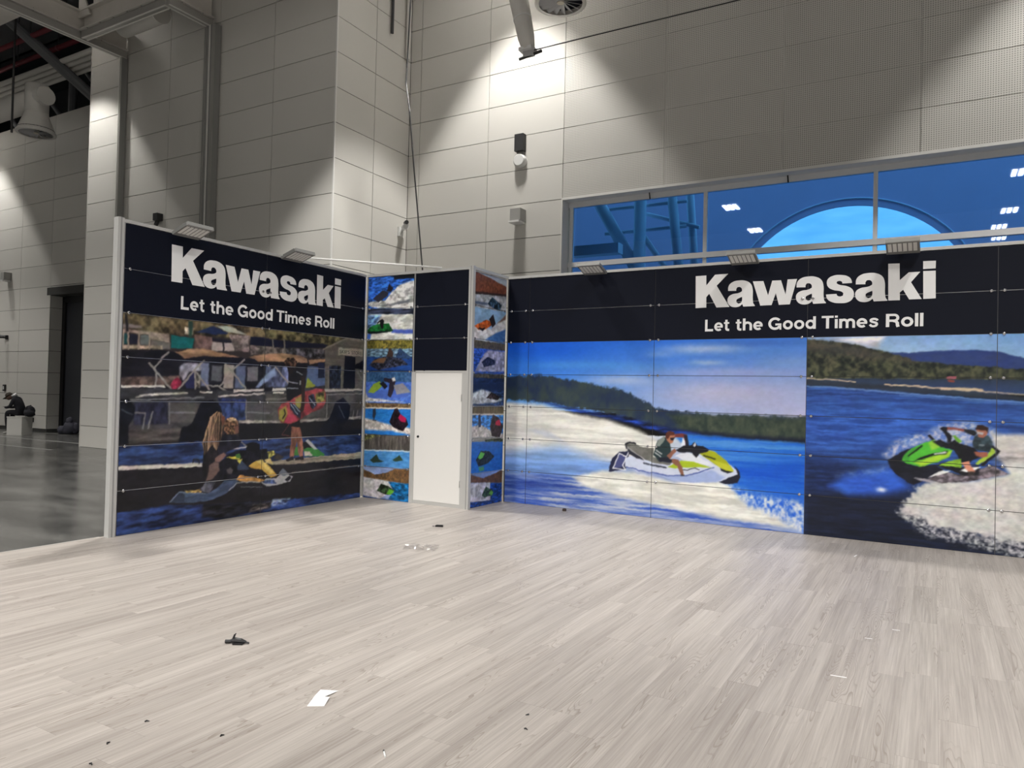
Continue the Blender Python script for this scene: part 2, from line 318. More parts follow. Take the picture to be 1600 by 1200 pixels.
  ('P',(205,180,110),[2.024,0.72,2.138,0.726,2.191,0.644,2.075,0.665]),
  ('P',(168,168,173),[1.978,0.422,2.066,0.459,2.232,0.445,2.382,0.525,2.547,0.445,2.492,0.38,2.32,0.356,2.086,0.348]),
  ('P',(60,80,130),[1.97,0.439,2.199,0.424,2.255,0.371,2.069,0.384],{'n':(0.7,0.05,0.04)}),
  ('P',(100,110,125),[2.28,0.507,2.354,0.573,2.47,0.491,2.384,0.458]),
  ('P',(26,26,36),[2.403,0.414,2.488,0.466,2.518,0.42,2.439,0.382]),
  ('P',(190,132,62),[1.581,0.486,1.639,0.543,1.778,0.512,2.058,0.444,1.971,0.42,1.673,0.453],{'n':(0.4,0.1,0.04)}),
  ('S',(150,155,160),[1.482,0.356,1.583,0.433,1.719,0.445,1.971,0.416],{'w':0.014}),
  ('S',(110,112,118),[1.66,0.388,2.005,0.349],{'w':0.008}),
  ('P',(216,196,52),[1.423,0.783,1.615,0.79,1.632,0.739,1.512,0.759]),
  ('P',(62,112,42),[1.555,0.812,1.629,0.82,1.65,0.756,1.572,0.759]),
  ('P',(205,190,70),[1.587,0.735,1.678,0.742,1.634,0.683]),
  ('P',(13,13,19),[1.714,0.934,1.824,0.961,1.939,0.933,1.947,0.834,1.735,0.845]),
  ('S',(212,212,214),[1.493,0.883,1.718,0.896],{'w':0.014}),
  ('S',(130,125,115),[1.547,1.034,1.733,0.902],{'w':0.013}),
  ('P',(150,140,62),[2.069,0.818,2.184,0.825,2.228,0.773,2.106,0.722],{'n':(0.9,0.04,0.04)}),
  ('P',(58,50,48),[2.188,0.723,2.253,0.785,2.374,0.731,2.307,0.689]),
  ('P',(29,25,29),[1.095,0.98,1.344,0.981,1.362,0.871,1.294,0.778,1.259,0.589,1.095,0.519,1.07,0.651,1.086,0.839],{'n':(0.6,0.05,0.1)}),
  ('P',(112,86,81),[1.169,0.685,1.239,0.734,1.314,0.717,1.326,0.62,1.219,0.526,1.123,0.505,1.16,0.608],{'s':0.021}),
  ('P',(76,76,90),[1.052,0.388,1.123,0.505,1.283,0.503,1.23,0.4,1.169,0.356],{'n':(0.5,0.05,0.05)}),
  ('P',(80,76,76),[1.429,0.624,1.486,0.656,1.532,0.616,1.505,0.557,1.445,0.574],{'s':0.021}),
  ('P',(28,28,40),[1.313,1.043,1.398,1.079,1.546,1.061,1.653,0.993,1.611,0.908,1.464,0.863,1.294,0.778,1.289,0.923],{'n':(0.5,0.06,0.06)}),
  ('P',(132,96,86),[1.249,0.781,1.378,0.846,1.425,0.819,1.325,0.726,1.254,0.731],{'s':0.021}),
  ('P',(118,92,70),[1.259,1.369,1.331,1.345,1.379,1.284,1.36,1.15,1.323,0.982,1.27,0.876,1.211,0.951,1.151,0.882,1.095,0.826,1.062,0.981,1.101,1.134,1.164,1.299],{'n':(1.1,0.015,0.3)}),
  ('S',(196,150,104),[1.259,1.363,1.178,1.292,1.114,1.133,1.079,0.981],{'w':0.011}),
  ('S',(190,145,100),[1.288,1.357,1.223,1.19,1.188,1.012],{'w':0.009}),
  ('P',(108,62,50),[1.321,1.321,1.391,1.281,1.368,1.196,1.337,1.185]),
  ('P',(98,67,47),[1.375,1.235,1.42,1.277,1.508,1.29,1.581,1.243,1.597,1.144,1.545,1.069,1.428,1.067,1.372,1.126],{'n':(1.0,0.02,0.02)}),
  ('P',(196,156,116),[1.418,1.265,1.464,1.288,1.53,1.284,1.569,1.244,1.451,1.236],{'s':0.021,'n':(0.6,0.02,0.02)}),
  ('P',(114,72,60),[1.524,1.177,1.589,1.181,1.602,1.092,1.548,1.069]),
 ],
 'B': [
  ('Q',((14,84,208),(70,125,210),(95,162,232),(192,190,220)),[1.765,2.536,6.429,1.437]),
  ('B',(172,192,226),[5.082,2.345,0.581,0.069],{'a':0.85}),
  ('B',(165,188,224),[5.137,2.159,0.251,0.037],{'a':0.8}),
  ('B',(85,152,222),[3.238,2.126,0.924,0.058],{'a':0.6}),
  ('B',(160,168,215),[5.47,2.031,1.109,0.074],{'a':0.6}),
  ('B',(95,152,216),[4.133,2.085,0.528,0.069],{'a':0.5}),
  ('B',(183,183,213),[5.35,1.741,1.215,0.238],{'a':0.95}),
  ('B',(175,190,222),[3.906,1.906,0.581,0.079],{'a':0.8}),
  ('B',(130,160,210),[6.189,2.161,0.422,0.079],{'a':0.6}),
  ('B',(130,165,220),[4.467,2.272,0.211,0.042],{'a':0.6}),
  ('B',(70,110,190),[5.83,2.411,0.686,0.042],{'a':0.7}),
  ('B',(20,85,200),[2.723,2.344,0.686,0.106],{'a':0.5}),
  ('Q',((205,212,222),(205,212,222),(62,88,165),(70,100,185)),[1.804,1.145,6.453,-0.098]),
  ('P',(36,50,76),[1.852,1.946,2.602,1.972,2.992,1.925,3.491,1.846,3.91,1.769,4.2,1.652,4.427,1.536,4.701,1.491,5.228,1.456,6.428,1.473,6.434,1.129,5.61,1.15,4.974,1.183,4.432,1.269,3.859,1.41,3.097,1.507,2.612,1.566,1.862,1.593],{'s':0.045,'n':(0.9,0.14,0.2),'c2':(62,74,72),'r':0.03}),
  ('P',(44,57,53),[4.594,1.448,6.428,1.456,6.433,1.148,5.609,1.175,4.841,1.221],{'s':0.108,'n':(0.9,0.07,0.1),'c2':(78,86,72)}),
  ('P',(14,20,42),[4.707,1.241,5.609,1.205,6.433,1.196,6.434,1.129,5.61,1.145,4.974,1.175],{'s':0.081,'a':0.9}),
  ('P',(30,55,128),[2.612,1.572,3.254,1.475,3.859,1.41,4.432,1.296,5.104,1.181,4.572,1.177,3.861,1.342,3.193,1.43],{'s':0.072,'n':(0.9,0.3,0.03)}),
  ('P',(226,225,220),[1.863,1.554,2.613,1.528,3.256,1.398,3.743,1.337,4.153,1.217,4.436,1.096,4.605,0.893,4.498,0.78,1.89,0.608],{'s':0.09,'n':(0.12,0.5,0.04)}),
  ('P',(196,202,214),[2.424,1.142,2.721,1.149,3.047,0.969,2.692,1.037],{'s':0.09,'a':0.8}),
  ('P',(24,92,198),[4.654,1.186,5.0,1.181,6.434,1.136,6.45,0.093,5.624,0.378,5.243,0.675],{'s':0.054,'n':(0.9,0.9,0.03),'c2':(88,148,216)}),
  ('P',(16,76,190),[5.367,0.812,6.436,0.98,6.452,-0.002,5.746,0.389],{'s':0.36,'n':(0.7,0.9,0.03),'c2':(48,112,205),'a':0.8}),
  ('P',(120,158,220),[1.886,0.758,2.953,0.907,3.875,0.711,3.762,0.511,2.644,0.367,1.896,0.398],{'s':0.252,'n':(0.2,0.6,0.05),'a':0.85}),
  ('P',(62,92,180),[1.895,0.428,2.964,0.493,4.169,0.461,4.991,0.32,5.75,0.14,6.452,-0.002,6.453,-0.098,1.913,-0.229],{'s':0.108,'n':(0.9,0.5,0.03),'c2':(200,205,216)}),
  ('P',(40,62,140),[1.896,0.398,2.707,0.445,3.344,0.311,2.647,0.223,1.902,0.189],{'s':0.126,'n':(0.9,0.5,0.025),'c2':(110,140,205),'a':0.85}),
  ('P',(226,225,219),[3.185,0.467,3.641,0.607,4.166,0.609,4.721,0.519,5.115,0.627,5.472,0.536,5.674,0.332,6.035,0.231,6.405,0.112,6.383,0.038,5.506,0.09,4.729,0.152,3.944,0.238,3.343,0.361],{'s':0.081,'n':(0.15,0.3,0.05)}),
  ('P',(232,234,236),[5.448,0.534,5.744,0.463,6.4,0.4,6.406,0.016,6.035,0.194,5.674,0.307],{'s':0.126,'n':(1,0.035,0.045),'c2':(44,98,205),'a':0.9}),
  ('P',(34,37,64),[3.749,0.601,3.755,0.691,3.801,0.798,3.894,0.886,4.035,0.904,4.054,0.885,3.997,0.656,3.789,0.596]),
  ('P',(76,81,126),[3.82,0.662,3.887,0.845,4.008,0.838,3.965,0.69,3.82,0.639]),
  ('P',(206,213,233),[3.987,0.795,4.068,0.844,4.269,0.798,4.615,0.763,4.803,0.819,5.169,0.982,5.253,0.973,5.461,0.807,5.57,0.719,5.588,0.638,5.425,0.564,5.329,0.574,4.91,0.527,4.707,0.539,4.469,0.607,4.165,0.628,3.99,0.689]),
  ('P',(165,180,220),[4.009,0.678,4.196,0.648,4.618,0.606,4.908,0.621,5.216,0.721,5.396,0.637,5.315,0.573,4.981,0.532,4.707,0.539,4.469,0.599],{'s':0.036}),
  ('S',(226,228,236),[3.898,0.864,3.807,0.65,3.981,0.644],{'w':0.016}),
  ('S',(226,228,236),[3.895,0.86,3.998,0.828],{'w':0.016}),
  ('S',(226,228,236),[4.039,0.887,3.953,0.704,3.997,0.645],{'w':0.016}),
  ('S',(64,80,150),[4.009,0.686,4.242,0.636,4.618,0.603,4.879,0.616,5.105,0.696,5.243,0.764],{'w':0.013}),
  ('P',(112,112,108),[3.986,0.994,4.048,1.032,4.134,1.017,4.204,0.984,4.402,0.969,4.404,0.851,4.525,0.786,4.673,0.782,4.644,0.748,4.466,0.751,4.253,0.809,4.051,0.91],{'n':(0.2,0.1,0.1)}),
  ('P',(40,42,55),[4.015,0.941,4.191,0.849,4.275,0.787,4.161,0.809,4.052,0.865]),
  ('S',(172,172,176),[4.021,0.957,4.191,0.856,4.292,0.797],{'w':0.01}),
  ('S',(27,27,37),[4.006,0.941,3.989,0.999,4.051,1.029,4.138,1.013],{'w':0.021}),
  ('P',(226,229,239),[4.708,0.877,4.815,0.933,4.987,0.932,5.062,0.875,5.175,0.829,5.259,0.776,4.904,0.808]),
  ('P',(166,186,50),[4.608,0.717,4.803,0.826,4.975,0.816,5.222,0.753,5.048,0.748,4.704,0.71]),
  ('S',(60,60,70),[4.806,0.681,4.991,0.73,5.048,0.709],{'w':0.013}),
  ('S',(52,57,72),[4.27,0.748,4.346,0.738],{'w':0.02}),
  ('S',(52,57,72),[4.369,0.735,4.407,0.731],{'w':0.02}),
  ('S',(52,57,72),[4.422,0.729,4.527,0.716],{'w':0.02}),
  ('S',(52,57,72),[4.542,0.714,4.586,0.708],{'w':0.02}),
  ('P',(162,168,40),[5.037,0.939,5.155,0.981,5.253,0.973,5.406,0.858,5.505,0.741,5.49,0.71,5.381,0.732,5.214,0.829]),
  ('P',(190,194,60),[5.213,0.852,5.447,0.806,5.503,0.727,5.463,0.711,5.326,0.756],{'s':0.027}),
  ('S',(40,40,20),[5.112,0.911,5.257,0.873],{'w':0.019}),
  ('P',(25,28,40),[5.326,0.756,5.381,0.735,5.496,0.716,5.436,0.695,5.347,0.716]),
  ('P',(27,29,46),[5.515,0.797,5.586,0.72,5.601,0.653,5.562,0.579,5.452,0.543,5.322,0.567,5.45,0.639,5.56,0.691]),
  ('P',(226,231,246),[4.792,1.024,4.826,1.135,4.873,1.092,4.874,1.021]),
  ('P',(114,58,57),[4.662,1.17,4.796,1.19,4.885,1.17,4.9,1.037,4.857,1.034,4.837,1.133,4.753,1.133,4.663,1.141]),
  ('P',(34,34,48),[4.822,1.17,4.886,1.163,4.908,1.027,4.863,1.025,4.849,1.126]),
  ('P',(24,24,34),[4.72,0.963,4.828,1.026,4.942,1.039,4.984,1.084,5.021,1.029,5.084,1.036,5.172,0.996,5.17,0.965,5.044,0.932,5.006,0.871,4.944,0.938,4.757,0.934]),
  ('P',(200,205,215),[4.964,1.033,4.991,1.084,5.002,1.035,4.979,1.013]),
  ('P',(40,56,60),[4.403,0.879,4.428,0.982,4.459,1.071,4.548,1.133,4.641,1.066,4.657,0.966,4.674,0.896,4.612,0.861,4.675,0.825,4.666,0.785,4.48,0.788]),
  ('P',(134,143,138),[4.44,0.994,4.471,1.086,4.548,1.135,4.566,1.09,4.494,0.997]),
  ('S',(218,220,222),[4.44,0.939,4.53,0.894],{'w':0.014}),
  ('S',(218,220,222),[4.43,0.907,4.512,0.854],{'w':0.014}),
  ('P',(31,33,47),[4.472,0.837,4.613,0.856,4.684,0.825,4.676,0.785,4.496,0.781]),
  ('P',(140,96,82),[4.595,0.874,4.71,0.984,4.731,0.942,4.642,0.834]),
  ('P',(136,94,78),[4.672,0.842,4.76,0.83,4.822,0.735,4.839,0.627,4.8,0.617,4.747,0.741,4.67,0.786]),
  ('P',(60,50,50),[4.793,0.631,4.853,0.63,4.845,0.609,4.8,0.61]),
  ('P',(176,120,96),[4.577,1.148,4.605,1.207,4.679,1.203,4.705,1.155,4.685,1.068,4.646,1.041,4.593,1.089]),
  ('P',(86,46,36),[4.567,1.109,4.582,1.185,4.635,1.218,4.697,1.19,4.697,1.158,4.636,1.155,4.61,1.111]),
  ('P',(22,22,32),[4.637,1.123,4.71,1.132,4.691,1.098,4.652,1.09]),
 ],
 'G': [
  ('Q',((135,168,214),(90,138,198),(175,188,212),(120,160,205)),[6.286,2.54,9.35,2.162]),
  ('P',(196,195,204),[6.658,2.454,7.268,2.476,7.182,2.328,6.97,2.369],{'s':0.09,'n':(0.3,0.3,0.1)}),
  ('P',(36,54,110),[7.212,2.286,7.504,2.263,7.841,2.295,8.179,2.295,8.402,2.274,8.631,2.203,9.464,2.061,9.465,1.916,7.42,2.087],{'s':0.018,'n':(0.6,0.12,0.06),'c2':(52,66,110)}),
  ('P',(80,82,62),[6.304,2.459,6.659,2.425,6.97,2.367,7.271,2.277,7.562,2.181,7.98,2.127,8.633,2.081,9.465,2.017,9.467,1.685,8.636,1.787,8.251,1.819,7.708,1.864,7.276,1.891,6.312,1.95],{'s':0.018,'n':(1.0,0.05,0.06),'c2':(22,28,28),'r':0.012}),
  ('P',(84,74,66),[6.304,2.448,6.659,2.415,7.122,2.303,7.562,2.176,7.124,2.195,6.306,2.312],{'s':0.126,'n':(0.9,0.1,0.06),'c2':(52,54,56),'a':0.7}),
  ('Q',((40,52,72),(40,52,72),(46,66,110),(46,66,110)),[6.295,1.955,9.466,1.801]),
  ('P',(42,52,68),[6.312,1.95,7.276,1.891,8.251,1.819,9.467,1.685,9.468,1.57,8.636,1.723,7.709,1.784,6.978,1.834,6.313,1.875],{'s':0.045,'n':(0.5,0.4,0.03),'c2':(32,36,44)}),
  ('P',(52,90,165),[6.313,1.872,6.978,1.83,7.709,1.781,8.636,1.723,9.468,1.57,9.478,0.333,6.344,-0.034],{'s':0.036,'n':(1,0.3,0.022),'c2':(32,54,108)}),
  ('P',(58,102,195),[6.318,1.596,7.426,1.628,8.384,1.531,8.257,1.246,6.326,1.075],{'s':0.45,'n':(1,0.22,0.022),'c2':(34,64,135)}),
  ('P',(28,48,98),[6.327,1.009,7.29,0.885,7.582,0.696,7.442,0.456,6.338,0.35],{'s':0.36,'n':(1,0.22,0.02),'c2':(16,26,56)}),
  ('P',(15,19,33),[6.335,0.506,7.583,0.615,8.268,0.225,9.479,0.164,9.482,-0.108,6.351,-0.479],{'s':0.252,'n':(0.9,0.3,0.02),'c2':(24,32,58)}),
  ('S',(100,135,190),[6.313,1.861,6.824,1.84,7.278,1.802,7.985,1.751,8.636,1.71,9.354,1.624],{'w':0.019,'a':0.75}),
  ('S',(80,115,175),[7.424,1.767,8.12,1.718,8.637,1.685],{'w':0.013,'a':0.7}),
  ('S',(190,170,145),[6.312,1.963,6.666,1.945,6.946,1.917],{'w':0.015}),
  ('S',(190,170,145),[7.262,1.891,7.566,1.875,7.847,1.85],{'w':0.017}),
  ('S',(190,170,145),[7.847,1.85,8.051,1.847,8.237,1.838],{'w':0.034}),
  ('S',(190,170,145),[8.237,1.828,8.635,1.799,9.121,1.749],{'w':0.013}),
  ('S',(225,110,135),[7.911,1.979,7.985,1.98],{'w':0.019}),
  ('S',(120,60,52),[7.928,1.941,7.969,1.935],{'w':0.027}),
  ('P',(52,98,205),[6.67,0.629,6.84,0.761,7.142,0.862,7.349,0.889,7.496,0.729,7.532,0.672,7.294,0.586,6.89,0.541],{'s':0.126,'n':(0.5,0.2,0.06),'c2':(30,62,150)}),
  ('B',(225,230,240),[7.242,0.629,0.057,0.03],{'a':0.95}),
  ('P',(120,150,205),[6.747,0.762,7.022,0.85,7.319,0.92,7.349,0.873,7.113,0.806],{'s':0.144,'n':(1,0.05,0.03),'c2':(40,80,170),'a':0.7}),
  ('P',(196,194,202),[7.249,1.051,7.383,1.212,7.593,1.309,7.724,1.337,7.834,1.421,8.033,1.475,8.176,1.467,8.368,1.397,8.387,1.213,8.126,1.188,7.762,1.231,7.509,1.132,7.328,1.001],{'s':0.09,'n':(1,0.03,0.03),'c2':(80,112,182),'a':0.9}),
  ('P',(204,202,197),[8.325,1.364,8.472,1.345,8.805,1.376,9.28,1.388,9.289,0.369,7.605,0.34,7.518,0.461,7.657,0.678,7.805,0.781,8.13,0.796,8.51,0.915,8.389,1.11],{'s':0.072,'n':(0.35,0.09,0.05),'c2':(150,148,150)}),
  ('P',(130,124,126),[8.38,1.099,8.725,1.14,8.726,1.09,8.389,1.038],{'s':0.162,'n':(0.9,0.1,0.03),'a':0.8}),
  ('P',(202,200,197),[7.428,0.381,7.498,0.518,7.624,0.683,7.722,0.747,8.262,0.814,9.473,0.996,9.48,0.078,8.652,0.118,8.334,0.171,8.07,0.202,7.867,0.227,7.658,0.251,7.573,0.291],{'s':0.081,'n':(0.45,0.05,0.03),'c2':(150,148,152),'r':0.05}),
  ('P',(190,190,194),[7.588,0.244,7.867,0.242,8.334,0.186,9.48,0.106,9.481,-0.08,8.528,-0.004,8.071,0.108,7.73,0.131],{'s':0.081,'n':(1,0.024,0.018),'c2':(20,24,38),'r':0.05}),
  ('P',(205,205,205),[7.414,0.38,7.529,0.367,7.727,0.323,7.798,0.235,7.673,0.189,7.573,0.266],{'s':0.054,'n':(1,0.03,0.02),'c2':(24,28,42),'a':0.9,'r':0.04}),
  ('P',(98,90,98),[7.712,0.79,7.895,0.899,8.04,0.868,8.347,0.999,8.51,0.911,8.391,0.879,8.13,0.796,7.86,0.759],{'n':(0.7,0.05,0.03)}),
  ('P',(22,24,36),[7.307,0.975,7.323,1.006,7.433,1.084,7.562,1.153,7.482,1.065,7.473,0.988,7.598,0.937,7.803,0.967,7.886,0.914,7.731,0.8,7.581,0.717,7.515,0.74,7.418,0.808,7.339,0.901],{'n':(0.3,0.1,0.04)}),
  ('P',(218,218,222),[7.721,0.81,7.877,0.911,7.95,0.903,7.859,0.852]),
  ('P',(160,155,165),[7.576,0.803,7.731,0.791,7.814,0.75,7.656,0.772]),
  ('P',(24,24,31),[7.803,0.967,7.912,1.006,8.039,0.954,8.225,0.985,8.226,0.88,8.085,0.858,7.95,0.912],{'n':(0.7,0.06,0.03)}),
  ('P',(205,205,210),[8.04,0.92,8.128,0.958,8.243,0.971,8.182,0.93,8.111,0.904],{'n':(0.4,0.05,0.03)}),
  ('P',(74,168,52),[7.459,0.996,7.47,1.053,7.557,1.145,7.669,1.207,7.782,1.25,7.855,1.173,7.967,1.147,7.94,1.072,7.802,0.986,7.635,0.932,7.512,0.967]),
  ('P',(58,140,48),[7.468,1.01,7.477,1.054,7.562,1.143,7.613,1.17,7.539,1.057,7.531,0.981],{'s':0.027}),
  ('P',(158,200,52),[7.755,1.055,7.96,1.145,7.938,1.074,7.802,0.997,7.654,0.941,7.587,0.979],{'s':0.036}),
  ('P',(140,190,60),[7.725,1.219,7.781,1.245,7.846,1.174,7.763,1.135],{'s':0.036}),
  ('S',(18,36,18),[7.525,1.051,7.595,1.12,7.658,1.178],{'w':0.019}),
  ('P',(17,19,21),[7.576,0.993,7.653,1.045,7.801,1.108,7.921,1.14,7.911,1.105,7.783,1.07,7.653,1.019]),
  ('S',(222,226,220),[7.794,1.092,7.9,1.121],{'w':0.016}),
  ('P',(21,23,29),[7.762,1.229,7.845,1.257,7.928,1.219,7.99,1.267,8.036,1.225,8.143,1.199,8.181,1.128,8.128,1.02,8.038,1.046,7.974,1.156,7.855,1.17],{'n':(0.5,0.05,0.05)}),
  ('P',(20,20,26),[7.718,1.299,7.743,1.318,7.787,1.259,7.762,1.244]),
  ('P',(97,152,46),[7.956,1.31,7.99,1.319,8.06,1.25,8.027,1.233]),
  ('P',(24,24,31),[7.837,1.388,7.871,1.411,7.918,1.404,7.912,1.361,7.956,1.31,7.956,1.236,7.917,1.224,7.909,1.292,7.871,1.352]),
  ('P',(132,72,63),[7.91,1.406,7.989,1.405,8.092,1.392,8.081,1.366,7.989,1.378,7.91,1.375]),
  ('P',(27,29,37),[8.083,1.395,8.177,1.383,8.208,1.354,8.17,1.317,8.086,1.362]),
  ('P',(132,182,52),[7.83,0.964,7.912,1.006,8.06,1.056,8.05,0.947,7.949,0.964],{'n':(0.3,0.1,0.05)}),
  ('P',(152,182,62),[8.19,1.009,8.302,1.115,8.345,1.197,8.369,1.191,8.373,1.138,8.286,1.039,8.207,0.989]),
  ('S',(24,24,29),[8.349,1.208,8.405,1.167,8.38,1.117,8.26,0.998],{'w':0.028}),
  ('P',(44,57,65),[8.157,1.247,8.177,1.316,8.221,1.351,8.31,1.329,8.355,1.262,8.346,1.208,8.321,1.145,8.214,1.159,8.161,1.208],{'n':(0.5,0.05,0.05)}),
  ('S',(150,160,168),[8.222,1.224,8.266,1.218],{'w':0.01}),
  ('P',(20,20,28),[8.06,1.121,8.134,1.201,8.18,1.191,8.225,1.131,8.287,1.101,8.18,1.05,8.128,1.015,8.052,1.01]),
  ('P',(148,87,72),[8.181,1.141,8.304,1.143,8.307,1.092,8.25,1.072,8.196,1.096]),
  ('P',(196,130,108),[8.052,1.003,8.129,1.033,8.139,0.979,8.184,0.92,8.165,0.875,8.088,0.943]),
  ('P',(48,43,43),[8.118,0.903,8.175,0.919,8.186,0.877,8.129,0.859]),
  ('P',(152,97,82),[8.198,1.39,8.211,1.423,8.292,1.416,8.302,1.353,8.258,1.301,8.213,1.309]),
  ('P',(44,27,24),[8.192,1.387,8.201,1.439,8.246,1.451,8.301,1.422,8.308,1.358,8.283,1.391,8.212,1.388]),
  ('P',(165,165,170),[8.197,1.369,8.266,1.361,8.258,1.338,8.203,1.346]),
 ],
 'C': [
  ('P',(45,95,190),[-0.075,3.496,0.954,3.432,0.953,2.854,-0.054,2.89],{'n':(0.7,0.06,0.02)}),
  ('P',(204,204,204),[-0.038,3.05,0.127,3.083,0.373,3.088,0.49,3.209,0.665,3.325,0.956,3.37,0.951,2.923,0.539,2.952,0.131,2.984],{'s':0.032,'n':(0.5,0.08,0.05)}),
  ('P',(98,103,113),[0.088,3.013,0.436,3.022,0.869,3.089,0.831,3.036,0.437,2.999],{'s':0.042}),
  ('P',(45,50,70),[-0.057,2.971,0.951,2.939,0.953,2.854,-0.054,2.89],{'s':0.021,'n':(0.8,0.2,0.03)}),
  ('P',(20,24,32),[0.522,3.459,0.934,3.448,0.936,3.399,0.527,3.405],{'s':0.021}),
  ('P',(45,45,60),[0.116,3.124,0.307,3.25,0.43,3.212,0.415,3.162,0.231,3.06]),
  ('P',(30,28,40),[0.389,3.226,0.426,3.322,0.445,3.348,0.471,3.304,0.522,3.27,0.49,3.221]),
  ('P',(206,206,201),[-0.054,2.885,0.953,2.854,0.957,2.459,-0.05,2.477],{'n':(0.25,0.1,0.05)}),
  ('P',(110,150,210),[-0.053,2.874,0.299,2.862,0.142,2.652,-0.045,2.648],{'s':0.063,'n':(0.7,0.06,0.02)}),
  ('P',(70,90,180),[0.509,2.63,0.951,2.619,0.954,2.551,0.511,2.576],{'s':0.032}),
  ('P',(70,110,200),[-0.053,2.56,0.103,2.581,0.086,2.49,-0.05,2.488],{'s':0.032}),
  ('P',(25,88,42),[-0.006,2.604,0.079,2.685,0.222,2.724,0.446,2.726,0.544,2.607,0.248,2.574,0.083,2.57],{'n':(0.7,0.05,0.05)}),
  ('P',(16,23,28),[-0.006,2.607,0.54,2.61,0.289,2.572,0.062,2.569]),
  ('P',(20,20,26),[0.207,2.742,0.312,2.801,0.347,2.773,0.342,2.643,0.286,2.645,0.272,2.756,0.222,2.726]),
  ('P',(150,138,62),[-0.049,2.464,0.966,2.465,0.961,2.316,-0.055,2.332],{'n':(1.0,0.03,0.03),'c2':(60,60,30)}),
  ('P',(92,120,142),[-0.055,2.34,0.961,2.328,0.955,2.197,-0.05,2.203],{'s':0.021,'n':(0.7,0.06,0.02)}),
  ('P',(34,74,150),[-0.051,2.211,0.946,2.197,0.943,1.988,-0.053,1.99],{'s':0.032,'n':(0.7,0.06,0.02),'c2':(22,50,110)}),
  ('P',(45,48,65),[0.075,2.075,0.18,2.173,0.423,2.219,0.703,2.186,0.853,2.09,0.668,2.059,0.268,2.002],{'n':(1.0,0.03,0.03)}),
  ('P',(112,82,62),[0.119,2.123,0.261,2.189,0.424,2.188,0.366,2.109],{'s':0.021}),
  ('P',(58,44,40),[0.419,2.216,0.479,2.348,0.555,2.281,0.548,2.2]),
  ('P',(30,46,72),[0.599,2.215,0.678,2.345,0.901,2.198,0.86,2.167,0.703,2.183],{'n':(0.9,0.05,0.05)}),
  ('P',(72,112,162),[-0.053,1.985,0.953,1.982,0.945,1.632,-0.051,1.613],{'n':(1.0,0.03,0.03),'c2':(40,75,120)}),
  ('P',(92,132,212),[-0.051,1.813,0.945,1.824,0.937,1.494,-0.049,1.479],{'n':(1.0,0.03,0.03),'c2':(60,95,190)}),
  ('P',(216,216,221),[-0.048,1.749,0.073,1.575,0.321,1.549,0.781,1.513,-0.04,1.505],{'s':0.042,'n':(0.4,0.05,0.03)}),
  ('P',(75,105,190),[0.018,1.654,0.11,1.695,0.478,1.685,0.774,1.737,0.913,1.639,0.817,1.588,0.218,1.559,0.073,1.572]),
  ('P',(142,172,62),[0.069,1.65,0.173,1.779,0.298,1.828,0.361,1.763,0.198,1.641]),
  ('P',(30,30,40),[0.291,1.793,0.375,1.829,0.463,1.748,0.404,1.708]),
  ('P',(45,40,55),[0.371,1.854,0.39,1.884,0.515,1.87,0.574,1.893,0.62,1.836,0.594,1.719,0.525,1.577,0.464,1.607,0.497,1.796,0.396,1.831]),
  ('P',(140,140,150),[0.578,1.765,0.755,1.802,0.924,1.67,0.643,1.626],{'s':0.021}),
  ('P',(215,215,218),[0.535,1.874,0.594,1.89,0.62,1.836,0.566,1.828],{'s':0.021}),
  ('P',(72,56,42),[-0.049,1.481,0.946,1.494,0.939,1.425,-0.057,1.412],{'n':(1.0,0.03,0.03),'c2':(150,125,90)}),
  ('P',(222,212,198),[-0.051,1.417,0.939,1.429,0.94,1.405,-0.05,1.391]),
  ('P',(45,125,205),[-0.05,1.394,0.94,1.408,0.937,1.008,-0.053,0.992],{'n':(0.7,0.06,0.02),'c2':(25,95,180)}),
  ('P',(207,202,197),[-0.052,1.252,0.23,1.214,0.536,1.163,0.939,1.126,0.933,1.018,0.559,1.067,-0.045,1.064],{'s':0.042,'n':(0.3,0.06,0.05)}),
  ('P',(40,50,70),[0.179,1.387,0.23,1.404,0.241,1.309,0.213,1.226,0.173,1.272]),
  ('P',(60,60,70),[0.178,1.228,0.255,1.218,0.241,1.202,0.179,1.209]),
  ('P',(30,22,32),[0.51,1.206,0.607,1.399,0.666,1.42,0.732,1.326,0.832,1.267,0.885,1.177,0.776,1.068,0.597,1.116],{'n':(1.0,0.03,0.03)}),
  ('P',(178,30,82),[0.687,1.275,0.728,1.326,0.832,1.267,0.834,1.209,0.732,1.214]),
  ('P',(106,101,96),[-0.049,0.987,0.943,1.011,0.937,0.773,-0.055,0.75],{'n':(1.0,0.02,0.12),'c2':(62,58,56)}),
  ('P',(122,127,80),[-0.049,0.984,0.36,0.988,-0.045,0.876],{'s':0.042,'n':(1.0,0.03,0.03)}),
  ('P',(85,150,210),[-0.055,0.75,0.937,0.781,0.93,0.508,-0.067,0.49],{'n':(0.7,0.06,0.02),'c2':(55,115,185)}),
  ('P',(205,215,225),[-0.055,0.747,0.931,0.78,0.932,0.762,-0.054,0.731]),
  ('P',(44,60,50),[0.145,0.589,0.279,0.695,0.326,0.619,0.431,0.584,0.212,0.552]),
  ('P',(44,65,50),[0.59,0.618,0.729,0.702,0.794,0.634,0.654,0.597]),
  ('P',(142,162,207),[-0.067,0.493,0.94,0.509,0.948,-0.021,-0.07,-0.022],{'n':(0.2,0.2,0.1)}),
  ('P',(132,97,62),[-0.065,0.454,0.259,0.375,0.441,0.408,0.658,0.489,0.94,0.509,0.934,0.283,0.525,0.286,-0.071,0.319],{'n':(1.0,0.03,0.03),'c2':(80,62,45)}),
